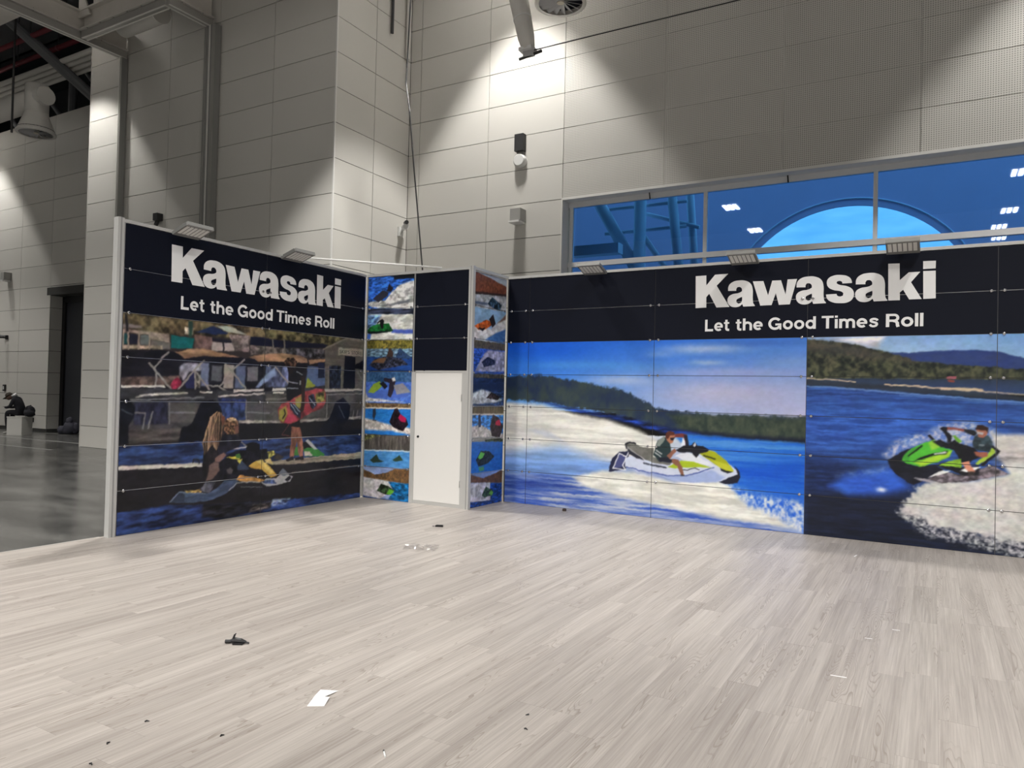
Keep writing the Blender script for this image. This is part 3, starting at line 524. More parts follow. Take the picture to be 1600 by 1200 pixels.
  ('P',(198,193,197),[-0.071,0.325,0.525,0.285,0.591,0.217,0.532,0.1,0.354,0.001,-0.072,0.034],{'s':0.032,'n':(0.25,0.06,0.05)}),
  ('P',(20,85,135),[0.526,0.277,0.938,0.284,0.938,-0.014,0.534,0.018,0.64,0.143],{'s':0.021,'n':(0.7,0.06,0.02)}),
  ('P',(35,60,120),[-0.072,0.037,0.354,0.006,0.674,0.007,0.675,-0.031,-0.069,-0.03],{'s':0.032}),
  ('P',(45,60,40),[0.305,0.127,0.386,0.242,0.528,0.212,0.645,0.159,0.592,0.09,0.472,0.079],{'n':(1.0,0.03,0.03)}),
  ('P',(92,164,52),[0.488,0.096,0.549,0.174,0.645,0.152,0.572,0.078]),
 ],
 'E': [
  ('P',(152,157,167),[0.035,3.48,1.06,3.546,1.054,2.957,0.06,2.924],{'n':(0.3,0.08,0.05)}),
  ('P',(152,162,182),[0.035,3.48,1.061,3.513,1.037,3.316,0.524,3.398],{'s':0.021}),
  ('P',(124,74,56),[0.05,3.452,0.524,3.411,1.036,3.338,1.026,3.214,0.784,3.185,0.059,3.139],{'n':(1.0,0.03,0.03),'c2':(88,52,42)}),
  ('P',(50,40,42),[0.058,3.162,1.025,3.227,1.026,3.199,0.059,3.123],{'s':0.021}),
  ('P',(70,85,112),[0.056,3.017,0.426,3.031,0.427,2.996,0.057,2.983],{'s':0.032}),
  ('P',(44,66,88),[0.43,3.013,0.561,3.14,0.693,3.097,0.854,3.05,0.801,2.957,0.637,2.964],{'n':(1.0,0.03,0.03)}),
  ('P',(128,163,200),[0.059,2.932,1.054,2.96,1.045,2.444,0.044,2.454],{'n':(0.15,0.2,0.1)}),
  ('P',(197,197,202),[0.063,2.661,0.558,2.656,1.039,2.93,1.045,2.444,0.044,2.454],{'s':0.053,'n':(0.2,0.1,0.05)}),
  ('P',(50,90,150),[0.4,2.477,0.716,2.608,1.05,2.701,1.045,2.444],{'s':0.032,'n':(0.7,0.06,0.02),'c2':(90,130,185)}),
  ('P',(102,77,72),[0.725,2.748,1.038,2.942,1.026,2.853],{'s':0.032}),
  ('P',(172,86,42),[0.091,2.66,0.401,2.776,0.684,2.753,0.349,2.619,0.203,2.606],{'n':(0.5,0.05,0.04)}),
  ('P',(40,35,40),[0.485,2.794,0.61,2.878,0.685,2.736,0.588,2.673]),
  ('P',(25,25,35),[0.167,2.628,0.407,2.661,0.32,2.601]),
  ('P',(60,56,46),[0.052,2.455,1.045,2.456,1.033,2.343,0.05,2.33],{'n':(1.0,0.03,0.03),'c2':(98,90,72)}),
  ('P',(40,70,150),[0.049,2.334,1.033,2.351,1.041,1.966,0.055,1.959],{'n':(0.7,0.06,0.02)}),
  ('P',(152,152,177),[0.13,1.993,0.365,2.26,0.482,2.326,1.034,2.338,1.038,2.025],{'s':0.042,'n':(0.4,0.06,0.05)}),
  ('P',(40,42,60),[0.312,2.138,0.472,2.222,0.71,2.183,0.682,2.113,0.374,2.065],{'n':(1.0,0.03,0.03)}),
  ('P',(92,87,72),[0.055,1.962,1.041,1.98,1.044,1.913,0.058,1.897],{'n':(1.0,0.03,0.03),'c2':(45,45,42)}),
  ('P',(30,45,80),[0.058,1.9,1.043,1.916,1.049,1.649,0.061,1.637],{'n':(0.4,0.1,0.04)}),
  ('P',(40,60,100),[0.039,1.822,1.056,1.85,1.041,1.473,0.04,1.477],{'n':(0.7,0.06,0.02)}),
  ('P',(30,45,80),[0.039,1.822,1.056,1.85,1.046,1.732,0.602,1.708,0.33,1.743,0.045,1.683],{'s':0.053}),
  ('P',(172,177,187),[0.051,1.665,0.33,1.738,0.602,1.692,0.938,1.581,0.765,1.544,0.047,1.51],{'s':0.042,'n':(0.35,0.06,0.04)}),
  ('P',(50,42,45),[0.464,1.606,0.602,1.695,0.865,1.638,0.801,1.575],{'n':(1.0,0.03,0.03)}),
  ('P',(106,96,76),[0.04,1.477,1.041,1.476,1.036,1.368,0.036,1.377],{'n':(1.0,0.02,0.12),'c2':(70,64,52)}),
  ('P',(192,187,182),[0.036,1.38,1.036,1.368,1.038,1.341,0.037,1.352]),
  ('P',(50,110,180),[0.037,1.355,1.037,1.344,1.041,0.988,0.04,1.027],{'n':(0.7,0.06,0.02)}),
  ('P',(177,172,172),[0.045,1.185,0.324,1.213,0.66,1.108,1.028,1.047,1.031,0.989,0.04,1.027],{'s':0.032,'n':(0.3,0.05,0.04)}),
  ('P',(30,45,75),[0.254,1.353,0.317,1.366,0.335,1.178,0.267,1.177]),
  ('P',(38,30,40),[0.589,1.172,0.664,1.355,0.807,1.321,0.968,1.166,0.891,1.006,0.658,1.024],{'n':(1.0,0.03,0.03)}),
  ('P',(168,40,72),[0.756,1.253,0.879,1.278,0.899,1.189,0.743,1.192]),
  ('P',(132,132,132),[0.04,1.031,1.041,0.993,1.034,0.927,0.035,0.962]),
  ('P',(40,50,40),[0.452,0.998,1.031,0.992,1.034,0.935,0.454,0.952],{'n':(1.0,0.03,0.03)}),
  ('P',(34,100,186),[0.035,0.97,1.034,0.93,1.032,0.489,0.036,0.503],{'n':(0.7,0.06,0.02),'c2':(22,76,160)}),
  ('P',(29,34,39),[0.22,0.696,0.342,0.821,0.582,0.808,0.734,0.715,0.56,0.626,0.288,0.595],{'n':(1.0,0.03,0.03)}),
  ('P',(92,172,72),[0.265,0.724,0.343,0.805,0.468,0.779,0.406,0.716,0.318,0.696]),
  ('P',(70,130,90),[0.294,0.584,0.441,0.589,0.444,0.525,0.326,0.526],{'s':0.042}),
  ('P',(112,137,192),[0.036,0.507,1.031,0.497,1.037,-0.053,0.022,-0.003],{'n':(0.2,0.2,0.1)}),
  ('P',(106,77,57),[0.036,0.498,0.449,0.41,1.031,0.5,1.021,0.29,0.452,0.342,0.033,0.38],{'n':(1.0,0.03,0.03),'c2':(70,52,44)}),
  ('P',(172,172,187),[0.033,0.372,0.634,0.328,0.686,0.199,0.647,0.052,0.032,0.088],{'s':0.032,'n':(0.3,0.06,0.05)}),
  ('P',(25,60,130),[0.635,0.32,1.022,0.285,1.037,-0.053,0.022,-0.003,0.026,0.093,0.647,0.057],{'s':0.021,'n':(0.7,0.06,0.02)}),
  ('P',(40,60,45),[0.407,0.16,0.515,0.285,0.708,0.197,0.711,0.128,0.486,0.118],{'n':(1.0,0.03,0.03)}),
  ('P',(92,152,62),[0.59,0.157,0.655,0.205,0.728,0.17,0.696,0.121]),
 ],
}
WORDMARK = {'K':[[(4.951,3.313),(5.095,3.315),(5.098,3.18),(5.213,3.32),(5.387,3.323),(5.237,3.171),(5.412,2.88),(5.239,2.878),(5.139,3.066),(5.101,3.022),(5.103,2.881),(4.958,2.878)]],'a':[[(5.389,3.094),(5.396,3.158),(5.437,3.204),(5.53,3.227),(5.623,3.215),(5.679,3.178),(5.703,3.124),(5.711,2.966),(5.72,2.914),(5.737,2.89),(5.737,2.882),(5.59,2.879),(5.577,2.913),(5.537,2.883),(5.464,2.876),(5.412,2.901),(5.385,2.956),(5.393,3.009),(5.44,3.045),(5.533,3.063),(5.57,3.083),(5.568,3.115),(5.544,3.139),(5.511,3.139),(5.497,3.116),(5.496,3.091)],[(5.572,3.009),(5.535,2.993),(5.504,2.974),(5.5,2.94),(5.528,2.92),(5.561,2.935),(5.574,2.973)]],'w':[[(5.707,3.206),(5.84,3.204),(5.901,3.016),(5.95,3.204),(6.058,3.204),(6.116,3.018),(6.138,3.21),(6.252,3.211),(6.17,2.891),(6.036,2.888),(5.996,3.04),(5.947,2.888),(5.806,2.885)]],'s':[[(6.888,3.13),(6.882,3.166),(6.851,3.207),(6.769,3.234),(6.669,3.228),(6.615,3.192),(6.603,3.134),(6.625,3.085),(6.681,3.052),(6.769,3.03),(6.793,3.009),(6.788,2.978),(6.755,2.969),(6.724,2.981),(6.715,3.003),(6.594,2.999),(6.609,2.946),(6.656,2.906),(6.756,2.886),(6.855,2.899),(6.901,2.943),(6.911,3.007),(6.889,3.057),(6.835,3.092),(6.735,3.119),(6.714,3.136),(6.72,3.156),(6.749,3.162),(6.774,3.15),(6.78,3.128)]],'k':[[(7.281,3.343),(7.402,3.34),(7.406,3.139),(7.499,3.228),(7.618,3.228),(7.524,3.109),(7.637,2.906),(7.507,2.905),(7.443,3.022),(7.408,2.992),(7.41,2.9),(7.287,2.9)]],'i':[[(7.646,3.351),(7.776,3.349),(7.774,3.259),(7.647,3.258)]],'j':[[(7.648,3.234),(7.775,3.233),(7.779,2.909),(7.652,2.906)]]}
# ------------------------------------------------------------------ print painter (flat print on the panels)
class Canvas:
    def __init__(self, u0, u1, v0, v1, res=0.0085, seed=1):
        self.u0, self.v0, self.res = u0, v0, res
        self.w = int(math.ceil((u1-u0)/res))+1; self.h = int(math.ceil((v1-v0)/res))+1
        self.img = np.zeros((self.h, self.w, 3), np.float32); self.rs = np.random.RandomState(seed)
        self.U = u0 + np.arange(self.w)*res; self.V = v0 + np.arange(self.h)*res
    def noise(self, su, sv, iu, iv):
        out = np.zeros((len(iv), len(iu)), np.float32); tot = 0
        U = self.U[iu]-self.U[iu[0]]; V = self.V[iv]-self.V[iv[0]]
        for k, a in ((1, 1.0), (2, 0.6), (4, 0.35)):
            gu = U*k/su; gv = V*k/sv
            g = self.rs.rand(int(gv[-1])+3, int(gu[-1])+3).astype(np.float32)
            i0 = gv.astype(int); j0 = gu.astype(int); fv = (gv-i0)[:, None]; fu = (gu-j0)[None, :]
            fv = fv*fv*(3-2*fv); fu = fu*fu*(3-2*fu)
            out += a*((g[i0][:, j0]*(1-fu)+g[i0][:, j0+1]*fu)*(1-fv)+(g[i0+1][:, j0]*(1-fu)+g[i0+1][:, j0+1]*fu)*fv); tot += a
        return out/tot
    def window(self, a0, a1, b0, b1, pad):
        iu = np.nonzero((self.U >= a0-pad) & (self.U <= a1+pad))[0]; iv = np.nonzero((self.V >= b0-pad) & (self.V <= b1+pad))[0]
        return (iu, iv) if len(iu) and len(iv) else (None, None)
    def blend(self, iu, iv, c, alpha):
        sl = np.ix_(iv, iu); self.img[sl] = self.img[sl]*(1-alpha[..., None]) + c*alpha[..., None]
    def tint(self, c, d, iu, iv):
        c = np.array(c, np.float32)
        n = d.get('n')
        if not n: return np.broadcast_to(c, (len(iv), len(iu), 3))
        q = np.clip((self.noise(n[1], n[2], iu, iv)-0.5)*2.2+0.5, 0, 1)
        if 'c2' in d:
            return c*(1-q[..., None]*n[0]) + np.array(d['c2'], np.float32)*q[..., None]*n[0]
        return np.clip(c*(1+n[0]*(q[..., None]-0.5)*1.3), 0, 255)
    def run(self, ops):
        for o in ops:
            k, c, p = o[:3]; d = o[3] if len(o) > 3 else {}
            a = d.get('a', 1)
            if k == 'Q':
                u0, u1 = sorted((p[0], p[2])); v1, v0 = max(p[1], p[3]), min(p[1], p[3])
                iu, iv = self.window(u0, u1, v0, v1, 0)
                if iu is None: continue
                fu = ((self.U[iu]-u0)/(u1-u0))[None, :, None]; fv = ((v1-self.V[iv])/(v1-v0))[:, None, None]
                t = [np.array(x, np.float32) for x in c]
                self.blend(iu, iv, (t[0]*(1-fu)+t[1]*fu)*(1-fv)+(t[2]*(1-fu)+t[3]*fu)*fv, np.full((len(iv), len(iu)), a, np.float32))
            elif k == 'B':
                iu, iv = self.window(p[0]-2.2*p[2], p[0]+2.2*p[2], p[1]-2.2*p[3], p[1]+2.2*p[3], 0)
                if iu is None: continue
                e = ((self.U[iu]-p[0])/p[2])[None, :]**2 + ((self.V[iv]-p[1])/p[3])[:, None]**2
                self.blend(iu, iv, np.array(c, np.float32), (a*np.exp(-1.2*e)*np.clip(2.2-np.sqrt(e), 0, 1)).astype(np.float32))
            else:
                P = np.array(p, np.float32).reshape(-1, 2); soft = d.get('s', 0.011); wd = d.get('w', 0)/2
                pad = soft + wd + d.get('r', 0)*1.5
                iu, iv = self.window(P[:, 0].min(), P[:, 0].max(), P[:, 1].min(), P[:, 1].max(), pad)
                if iu is None: continue
                X, Y = np.meshgrid(self.U[iu].astype(np.float32), self.V[iv].astype(np.float32))
                D = np.full(X.shape, 1e9, np.float32); ins = np.zeros(X.shape, bool); n = len(P)
                for i in range(n if k == 'P' else n-1):
                    x0, y0 = P[i]; x1, y1 = P[(i+1) % n]; dx, dy = x1-x0, y1-y0
                    t = np.clip(((X-x0)*dx+(Y-y0)*dy)/(dx*dx+dy*dy+1e-12), 0, 1)
                    D = np.minimum(D, (X-x0-t*dx)**2+(Y-y0-t*dy)**2)
                    if k == 'P' and abs(dy) > 1e-9:
                        ins ^= ((y0 > Y) != (y1 > Y)) & (X < (x1-x0)*(Y-y0)/dy+x0)
                D = np.sqrt(D)
                sd = np.where(ins, D, -D) if k == 'P' else wd-D
                if d.get('r'): sd = sd + (self.noise(0.05, 0.05, iu, iv)-0.5)*2.5*d['r']
                al = np.clip(sd/soft+0.5, 0, 1); al = al*al*(3-2*al)
                self.blend(iu, iv, self.tint(c, d, iu, iv), (al*a).astype(np.float32))
    def finish(self, warp=0.009, grain=0.10, sat=1.0):
        # photographic unevenness of the print: soft wobble of outlines and fine tonal grain
        iu = np.arange(self.w); iv = np.arange(self.h); k = warp/self.res*2.4
        du = (self.noise(0.07, 0.07, iu, iv)-0.5)*k; dv = (self.noise(0.07, 0.07, iu, iv)-0.5)*k
        X = np.clip(iu[None, :]+du, 0, self.w-1.001); Y = np.clip(iv[:, None]+dv, 0, self.h-1.001)
        j = X.astype(int); i = Y.astype(int); fx = (X-j)[..., None]; fy = (Y-i)[..., None]; g = self.img
        q = (g[i, j]*(1-fx)+g[i, j+1]*fx)*(1-fy)+(g[i+1, j]*(1-fx)+g[i+1, j+1]*fx)*fy
        n = (self.noise(0.05, 0.035, iu, iv)-0.5)*2*grain + (self.noise(0.4, 0.25, iu, iv)-0.5)*1.2*grain
        tint = np.stack([(self.noise(0.15, 0.1, iu, iv)-0.5) for _ in range(3)], -1)*grain*0.9
        g0 = q.mean(-1, keepdims=True); q = g0+(q-g0)*sat
        self.img = np.clip(q*(1+n[..., None]+tint)+n[..., None]*10, 0, 255).astype(np.float32)
    def sample(self, us, vs, gain):
        gu = np.clip((us-self.u0)/self.res, 0, self.w-1.001); gv = np.clip((vs-self.v0)/self.res, 0, self.h-1.001)
        j = gu.astype(int); i = gv.astype(int); fu = (gu-j)[None, :, None]; fv = (gv-i)[:, None, None]
        g = self.img
        q = (g[i][:, j]*(1-fu)+g[i][:, j+1]*fu)*(1-fv)+(g[i+1][:, j]*(1-fu)+g[i+1][:, j+1]*fu)*fv
        q = np.clip(q/255.0, 0, 1)
        lin = np.where(q <= 0.04045, q/12.92, ((q+0.055)/1.055)**2.4)
        return np.clip(lin*gain, 0, 0.92)

def print_material():
    m = bpy.data.materials.new('photo_print'); m.use_nodes = True; nt = m.node_tree; b = nt.nodes['Principled BSDF']
    at = nt.nodes.new('ShaderNodeVertexColor'); at.layer_name = 'print'
    nt.links.new(at.outputs['Color'], b.inputs['Base Color'])
    b.inputs['Roughness'].default_value = 0.38; b.inputs['Specular IOR Level'].default_value = 0.3
    return m
M_PRINT = print_material()
M_BLACK = mat('black_vinyl_panel', (0.0045, 0.006, 0.014), 0.45, 0, 0.16)
M_EDGE = mat('panel_edge', (0.03, 0.03, 0.035), 0.6)
M_ALU = mat('brushed_aluminium', (0.62, 0.62, 0.62), 0.34, 0.75, 0.5)
M_ALU2 = mat('painted_aluminium', (0.56, 0.56, 0.55), 0.4, 0.25, 0.5)
M_BOLT = mat('steel_bolt', (0.5, 0.5, 0.52), 0.25, 0.9)
M_LETTER = mat('white_vinyl_letters', (0.82, 0.82, 0.83), 0.5)
M_RAILD = mat('shaded_rail', (0.10, 0.10, 0.105), 0.4, 0.4)  # darker copy of the aluminium, its weaker reflection painted into the colour
M_GAP = mat('dark_gap', (0.012, 0.012, 0.014), 0.8)

PT = 0.006      # panel thickness
def panel(root, x0, x1, z0, z1, canvas=None, gain=1.0, loc=(0,0,0), rz=0, cu=None):
    """a board with its front at local y = -PT; printed boards carry the picture as a fine colour grid"""
    g = 0.0035; x0 += g; x1 -= g; z0 += g; z1 -= g
    if canvas is None:
        return MB().box(x0, x1, -PT, 0, z0, z1).build('panel', M_BLACK, root, loc, rz=rz)
    nx = max(2, int((x1-x0)/0.009)); nz = max(2, int((z1-z0)/0.009))
    xs = np.linspace(x0, x1, nx+1); zs = np.linspace(z0, z1, nz+1)
    X, Z = np.meshgrid(xs, zs); nv = X.size
    co = np.zeros((nv+8, 3), np.float32); co[:nv, 0] = X.ravel(); co[:nv, 1] = -PT; co[:nv, 2] = Z.ravel()
    for i, (a, b, c) in enumerate(((x0,-PT,z0),(x1,-PT,z0),(x1,-PT,z1),(x0,-PT,z1),(x0,0,z0),(x1,0,z0),(x1,0,z1),(x0,0,z1))): co[nv+i] = (a, b, c)
    ii = (np.arange(nz)[:, None]*(nx+1)+np.arange(nx)[None, :]).ravel()
    q = np.stack([ii, ii+1, ii+nx+2, ii+nx+1], 1)
    side = np.array([(0,4,5,1),(1,5,6,2),(2,6,7,3),(3,7,4,0),(4,7,6,5)])+nv
    F = np.concatenate([q, side]).astype(np.int32)
    me = bpy.data.meshes.new('panel'); me.vertices.add(nv+8); me.loops.add(F.size); me.polygons.add(len(F))
    me.vertices.foreach_set('co', co.ravel()); me.loops.foreach_set('vertex_index', F.ravel())
    me.polygons.foreach_set('loop_start', np.arange(0, F.size, 4, dtype=np.int32)); me.polygons.foreach_set('loop_total', np.full(len(F), 4, np.int32))
    mi = np.zeros(len(F), np.int32); mi[len(q):] = 1
    me.materials.append(M_PRINT); me.materials.append(M_EDGE)
    me.update(calc_edges=True); me.polygons.foreach_set('material_index', mi)
    at = me.color_attributes.new('print', 'FLOAT_COLOR', 'POINT')
    c4 = np.ones((nv+8, 4), np.float32); c4[:nv, :3] = canvas.sample(xs if cu is None else xs+cu, zs, gain).reshape(-1, 3); c4[nv:, :3] = 0.03
    at.data.foreach_set('color', c4.ravel()); me.validate()
    return obj('panel', me, root, loc, rz)

PAINT = {'A': 1.12, 'B': 1.0, 'G': 1.25, 'C': 1.15, 'E': 1.15}   # print lightness
H = 3.465; ROW = H/7
ROWS = [ROW*i for i in range(8)]
ROWS[6] = 2.962
CV = {'A': Canvas(0, 3.95, 0, 2.49, seed=3), 'B': Canvas(1.95, 6.4, 0, 2.49, seed=5), 'G': Canvas(6.36, 10.4, 0, 2.49, seed=9),
      'C': Canvas(0, 0.98, 0, 3.5, seed=11), 'E': Canvas(0, 1.02, 0, 3.5, seed=13)}
for k, cv in CV.items():
    cv.run(MURAL[k]); cv.finish(0.010 if k in 'ABG' else 0.008, {'A': 0.13, 'B': 0.035, 'G': 0.07}.get(k, 0.08), {'A': 0.80, 'B': 1.1}.get(k, 1.0))

# ------------------------------------------------------------------ the hall
def clad_paint(name, rgb, perf=False):
    m = bpy.data.materials.new(name); m.use_nodes = True; nt = m.node_tree; b = nt.nodes['Principled BSDF']; L = nt.links
    b.inputs['Roughness'].default_value = 0.5; b.inputs['Specular IOR Level'].default_value = 0.35
    oi = nt.nodes.new('ShaderNodeObjectInfo'); rp = nt.nodes.new('ShaderNodeMapRange')
    rp.inputs['To Min'].default_value = 0.965; rp.inputs['To Max'].default_value = 1.03
    L.new(oi.outputs['Random'], rp.inputs['Value'])
    mul = nt.nodes.new('ShaderNodeVectorMath'); mul.operation = 'SCALE'; mul.inputs[0].default_value = rgb
    L.new(rp.outputs['Result'], mul.inputs['Scale'])
    src = mul.outputs['Vector']
    if perf:
        tc = nt.nodes.new('ShaderNodeTexCoord'); sc = nt.nodes.new('ShaderNodeVectorMath'); sc.operation = 'SCALE'; sc.inputs['Scale'].default_value = 1/0.036
        fr = nt.nodes.new('ShaderNodeVectorMath'); fr.operation = 'FRACTION'; sb = nt.nodes.new('ShaderNodeVectorMath'); sb.operation = 'SUBTRACT'; sb.inputs[1].default_value = (0.5, 0.5, 0.5)
        ml = nt.nodes.new('ShaderNodeVectorMath'); ml.operation = 'MULTIPLY'; ml.inputs[1].default_value = (1, 0, 1)
        ln = nt.nodes.new('ShaderNodeVectorMath'); ln.operation = 'LENGTH'; lt = nt.nodes.new('ShaderNodeMath'); lt.operation = 'LESS_THAN'; lt.inputs[1].default_value = 0.27
        L.new(tc.outputs['Object'], sc.inputs[0]); L.new(sc.outputs['Vector'], fr.inputs[0]); L.new(fr.outputs['Vector'], sb.inputs[0]); L.new(sb.outputs['Vector'], ml.inputs[0]); L.new(ml.outputs['Vector'], ln.inputs[0]); L.new(ln.outputs['Value'], lt.inputs[0])
        mx = nt.nodes.new('ShaderNodeMix'); mx.data_type = 'RGBA'; mx.inputs['B'].default_value = (rgb[0]*0.4, rgb[1]*0.4, rgb[2]*0.4, 1)
        L.new(src, mx.inputs['A']); L.new(lt.outputs['Value'], mx.inputs['Factor']); src = mx.outputs['Result']
    L.new(src, b.inputs['Base Color'])
    return m
WALLC = (0.60, 0.585, 0.55)
M_CLAD = clad_paint('cladding_paint', WALLC); M_PERF = clad_paint('perforated_cladding', WALLC, True)
M_JOINT = mat('cladding_joint', (0.05, 0.05, 0.048), 0.8)
M_JOINTL = mat('cladding_joint_light', (0.66, 0.65, 0.62), 0.7)
M_TRIM = mat('white_edge_trim', (0.72, 0.71, 0.69), 0.5)
JZ = [-0.04] + [5.92+0.768*k for k in range(-7, 12)]
def clad(root, spans, plane, rz, zs, hole=None, m=None, joint=0.014, thick=0.02, zmax=99):
    """spans: joints along local x; boards face local -y; plane = origin of the local frame"""
    cache = {}
    for i in range(len(spans)-1):
        for k in range(len(zs)-1):
            a, b, z0, z1 = spans[i], spans[i+1], zs[k], min(zs[k+1], zmax)
            if z1-z0 < 0.05: continue
            if hole and hole(a, b, z0, z1): continue
            mm = m(a) if callable(m) else m
            w = round(b-a, 3); h = round(z1-z0, 3); key = (w, h, mm.name)
            if key not in cache: cache[key] = MB().box(-w/2+joint/2, w/2-joint/2, -thick, 0, -h/2+joint/2, h/2-joint/2).mesh('panel', mm)
            c = (a+b)/2; px, py = plane; obj('panel', cache[key], root, (px+(0 if rz else c), py+(c if rz else 0), (z0+z1)/2), math.pi/2 if rz else 0)
    return cache
# hall floor: polished concrete
def concrete():
    m = bpy.data.materials.new('polished_concrete'); m.use_nodes = True; nt = m.node_tree; b = nt.nodes['Principled BSDF']; L = nt.links
    tc = nt.nodes.new('ShaderNodeTexCoord'); n = nt.nodes.new('ShaderNodeTexNoise'); n.inputs['Scale'].default_value = 0.7; n.inputs['Detail'].default_value = 8; n.inputs['Roughness'].default_value = 0.6
    mp = nt.nodes.new('ShaderNodeMapping'); mp.inputs['Scale'].default_value = (1, 2.2, 1); L.new(tc.outputs['Object'], mp.inputs['Vector']); L.new(mp.outputs['Vector'], n.inputs['Vector'])
    r = nt.nodes.new('ShaderNodeValToRGB'); r.color_ramp.elements[0].position = 0.3; r.color_ramp.elements[0].color = (0.038, 0.038, 0.038, 1); r.color_ramp.elements[1].position = 0.75; r.color_ramp.elements[1].color = (0.155, 0.153, 0.146, 1)
    L.new(n.outputs['Fac'], r.inputs['Fac']); L.new(r.outputs['Color'], b.inputs['Base Color'])
    rr = nt.nodes.new('ShaderNodeMapRange'); rr.inputs['To Min'].default_value = 0.10; rr.inputs['To Max'].default_value = 0.32
    L.new(n.outputs['Fac'], rr.inputs['Value']); L.new(rr.outputs['Result'], b.inputs['Roughness'])
    b.inputs['Specular IOR Level'].default_value = 0.6
    return m
fl = MB().box(-30, 18, -36, 6, -0.24, -0.04).build('floor', concrete()); tag(fl, 'polished dark grey concrete hall floor beside the pale plank flooring', 'floor', kind='structure')
for i, (p, q) in enumerate((((-30, 0.62), (-12.0, 0.62)), ((-30, 2.3), (-12.8, 2.3)))):
    MB().box(p[0], q[0], p[1]-0.03, p[1]+0.03, -0.0405, -0.037).build('floor_joint', mat('floor_joint', (0.3, 0.3, 0.29), 0.5), fl)
M_CEIL = mat('dark_roof_deck', (0.07, 0.072, 0.078), 0.8)
ce = MB().box(-30, 18, -36, 4.6, 14.2, 14.4).build('ceiling', M_CEIL); tag(ce, 'dark grey hall roof deck above the trusses', 'ceiling', kind='structure')
M_PLAIN = mat('hall_wall_paint', (0.42, 0.41, 0.39), 0.7)
for nm, b6 in (('wall_front', (-30, 18, -36.2, -36, -0.04, 14.4)), ('wall_right', (18, 18.2, -36, 4.6, -0.04, 14.4)), ('wall_left', (-30.2, -30, -36, 6, -0.04, 14.4))):
    tag(MB().box(*b6).build(nm, M_PLAIN), 'plain grey hall wall', 'wall', kind='structure')
# back wall with the long window
wb = struct('wall_back', 'pale clad back wall with perforated boards above the long window', 'wall')
WX0, WX1, WZ0, WZ1 = 0.78, 12.9, 3.2, 5.92
core = MB().box(-3.6, WX0, 4.272, 4.86, -0.04, 14.2).box(WX0, 18, 4.272, 4.86, WZ1+0.004, 14.2).box(WX0, 18, 4.272, 4.86, -0.04, WZ0).box(WX1, 18, 4.272, 4.86, WZ0, WZ1)
core.build('wall_core', M_JOINT, wb)
MB().box(0.8, 18, 4.262, 4.271, WZ1+0.01, 14.2).build('joint_backing', M_JOINTL, wb)
spans = [-3.45, -3.12, -1.15, 0.78, 3.04, 5.30, 7.52, 9.75, 12.0, 14.2, 16.4, 18.0]
clad(wb, spans, (0, 4.272), 0, JZ, lambda a, b, z0, z1: a >= 0.77 and z0 < 5.9 and z1 > 2.9, lambda a: M_PERF if a >= 0.77 else M_CLAD)
# window
M_WFRAME = mat('window_frame', (0.78, 0.79, 0.81), 0.45); M_REVEAL = mat('window_reveal', (0.74, 0.75, 0.76), 0.5)
def glass():
    m = bpy.data.materials.new('blue_tinted_glass'); m.use_nodes = True; nt = m.node_tree; nt.nodes.clear(); L = nt.links
    o = nt.nodes.new('ShaderNodeOutputMaterial'); t = nt.nodes.new('ShaderNodeBsdfTransparent'); g = nt.nodes.new('ShaderNodeBsdfGlossy'); mx = nt.nodes.new('ShaderNodeMixShader'); f = nt.nodes.new('ShaderNodeFresnel')
    t.inputs['Color'].default_value = (0.45, 0.66, 0.96, 1); g.inputs['Roughness'].default_value = 0.015; g.inputs['Color'].default_value = (0.9, 0.95, 1, 1); f.inputs['IOR'].default_value = 1.75
    L.new(f.outputs['Fac'], mx.inputs['Fac']); L.new(t.outputs['BSDF'], mx.inputs[1]); L.new(g.outputs['BSDF'], mx.inputs[2]); L.new(mx.outputs['Shader'], o.inputs['Surface'])
    return m
M_GLASS = glass()
wd = struct('window_1', 'long blue tinted hall window above the display walls', 'window')
rv = MB().box(WX0+0.001, WX0+0.02, 4.26, 4.8, WZ0, WZ1).build('window_reveal', M_REVEAL, wd)
MB().box(WX0, WX1, 4.26, 4.8, WZ1-0.02, WZ1).build('window_head', M_REVEAL, wd)
MB().box(WX0, WX1, 4.24, 4.262, WZ1-0.03, WZ1+0.02).build('edge_trim', M_TRIM, wd)
MB().box(WX0-0.015, WX0+0.012, 4.238, 4.262, WZ0, WZ1+0.02).build('edge_trim', M_TRIM, wd)
GY = 4.60
MB().box(WX0+0.02, WX1, GY-0.05, GY+0.05, WZ1-0.13, WZ1-0.02).build('head_rail', M_WFRAME, wd)
MB().box(WX0+0.02, WX1, GY-0.07, GY+0.05, 4.48, 4.585).build('transom', M_WFRAME, wd)
MB().box(WX0+0.02, WX1, GY-0.06, GY+0.05, WZ0, WZ0+0.1).build('sill_rail', M_WFRAME, wd)
mull = [0.86, 3.80, 6.83, 9.86, 12.86]
for i, x in enumerate(mull):
    MB().box(x-0.035, x+0.035, GY-0.06, GY+0.05, WZ0+0.1, WZ1-0.13).build('mullion', M_WFRAME, wd)
for i in range(4):
    for z0, z1 in ((WZ0+0.1, 4.48), (4.585, WZ1-0.13)):
        MB().box(mull[i]+0.035, mull[i+1]-0.035, GY-0.006, GY+0.006, z0, z1).build('pane', M_GLASS, wd)
for x in (2.65, 5.35): MB().tube([(x, 4.5, WZ1-0.02), (x+0.01, 4.52, WZ1-0.15)], 0.012, 6).build('latch', M_GAP, wd)
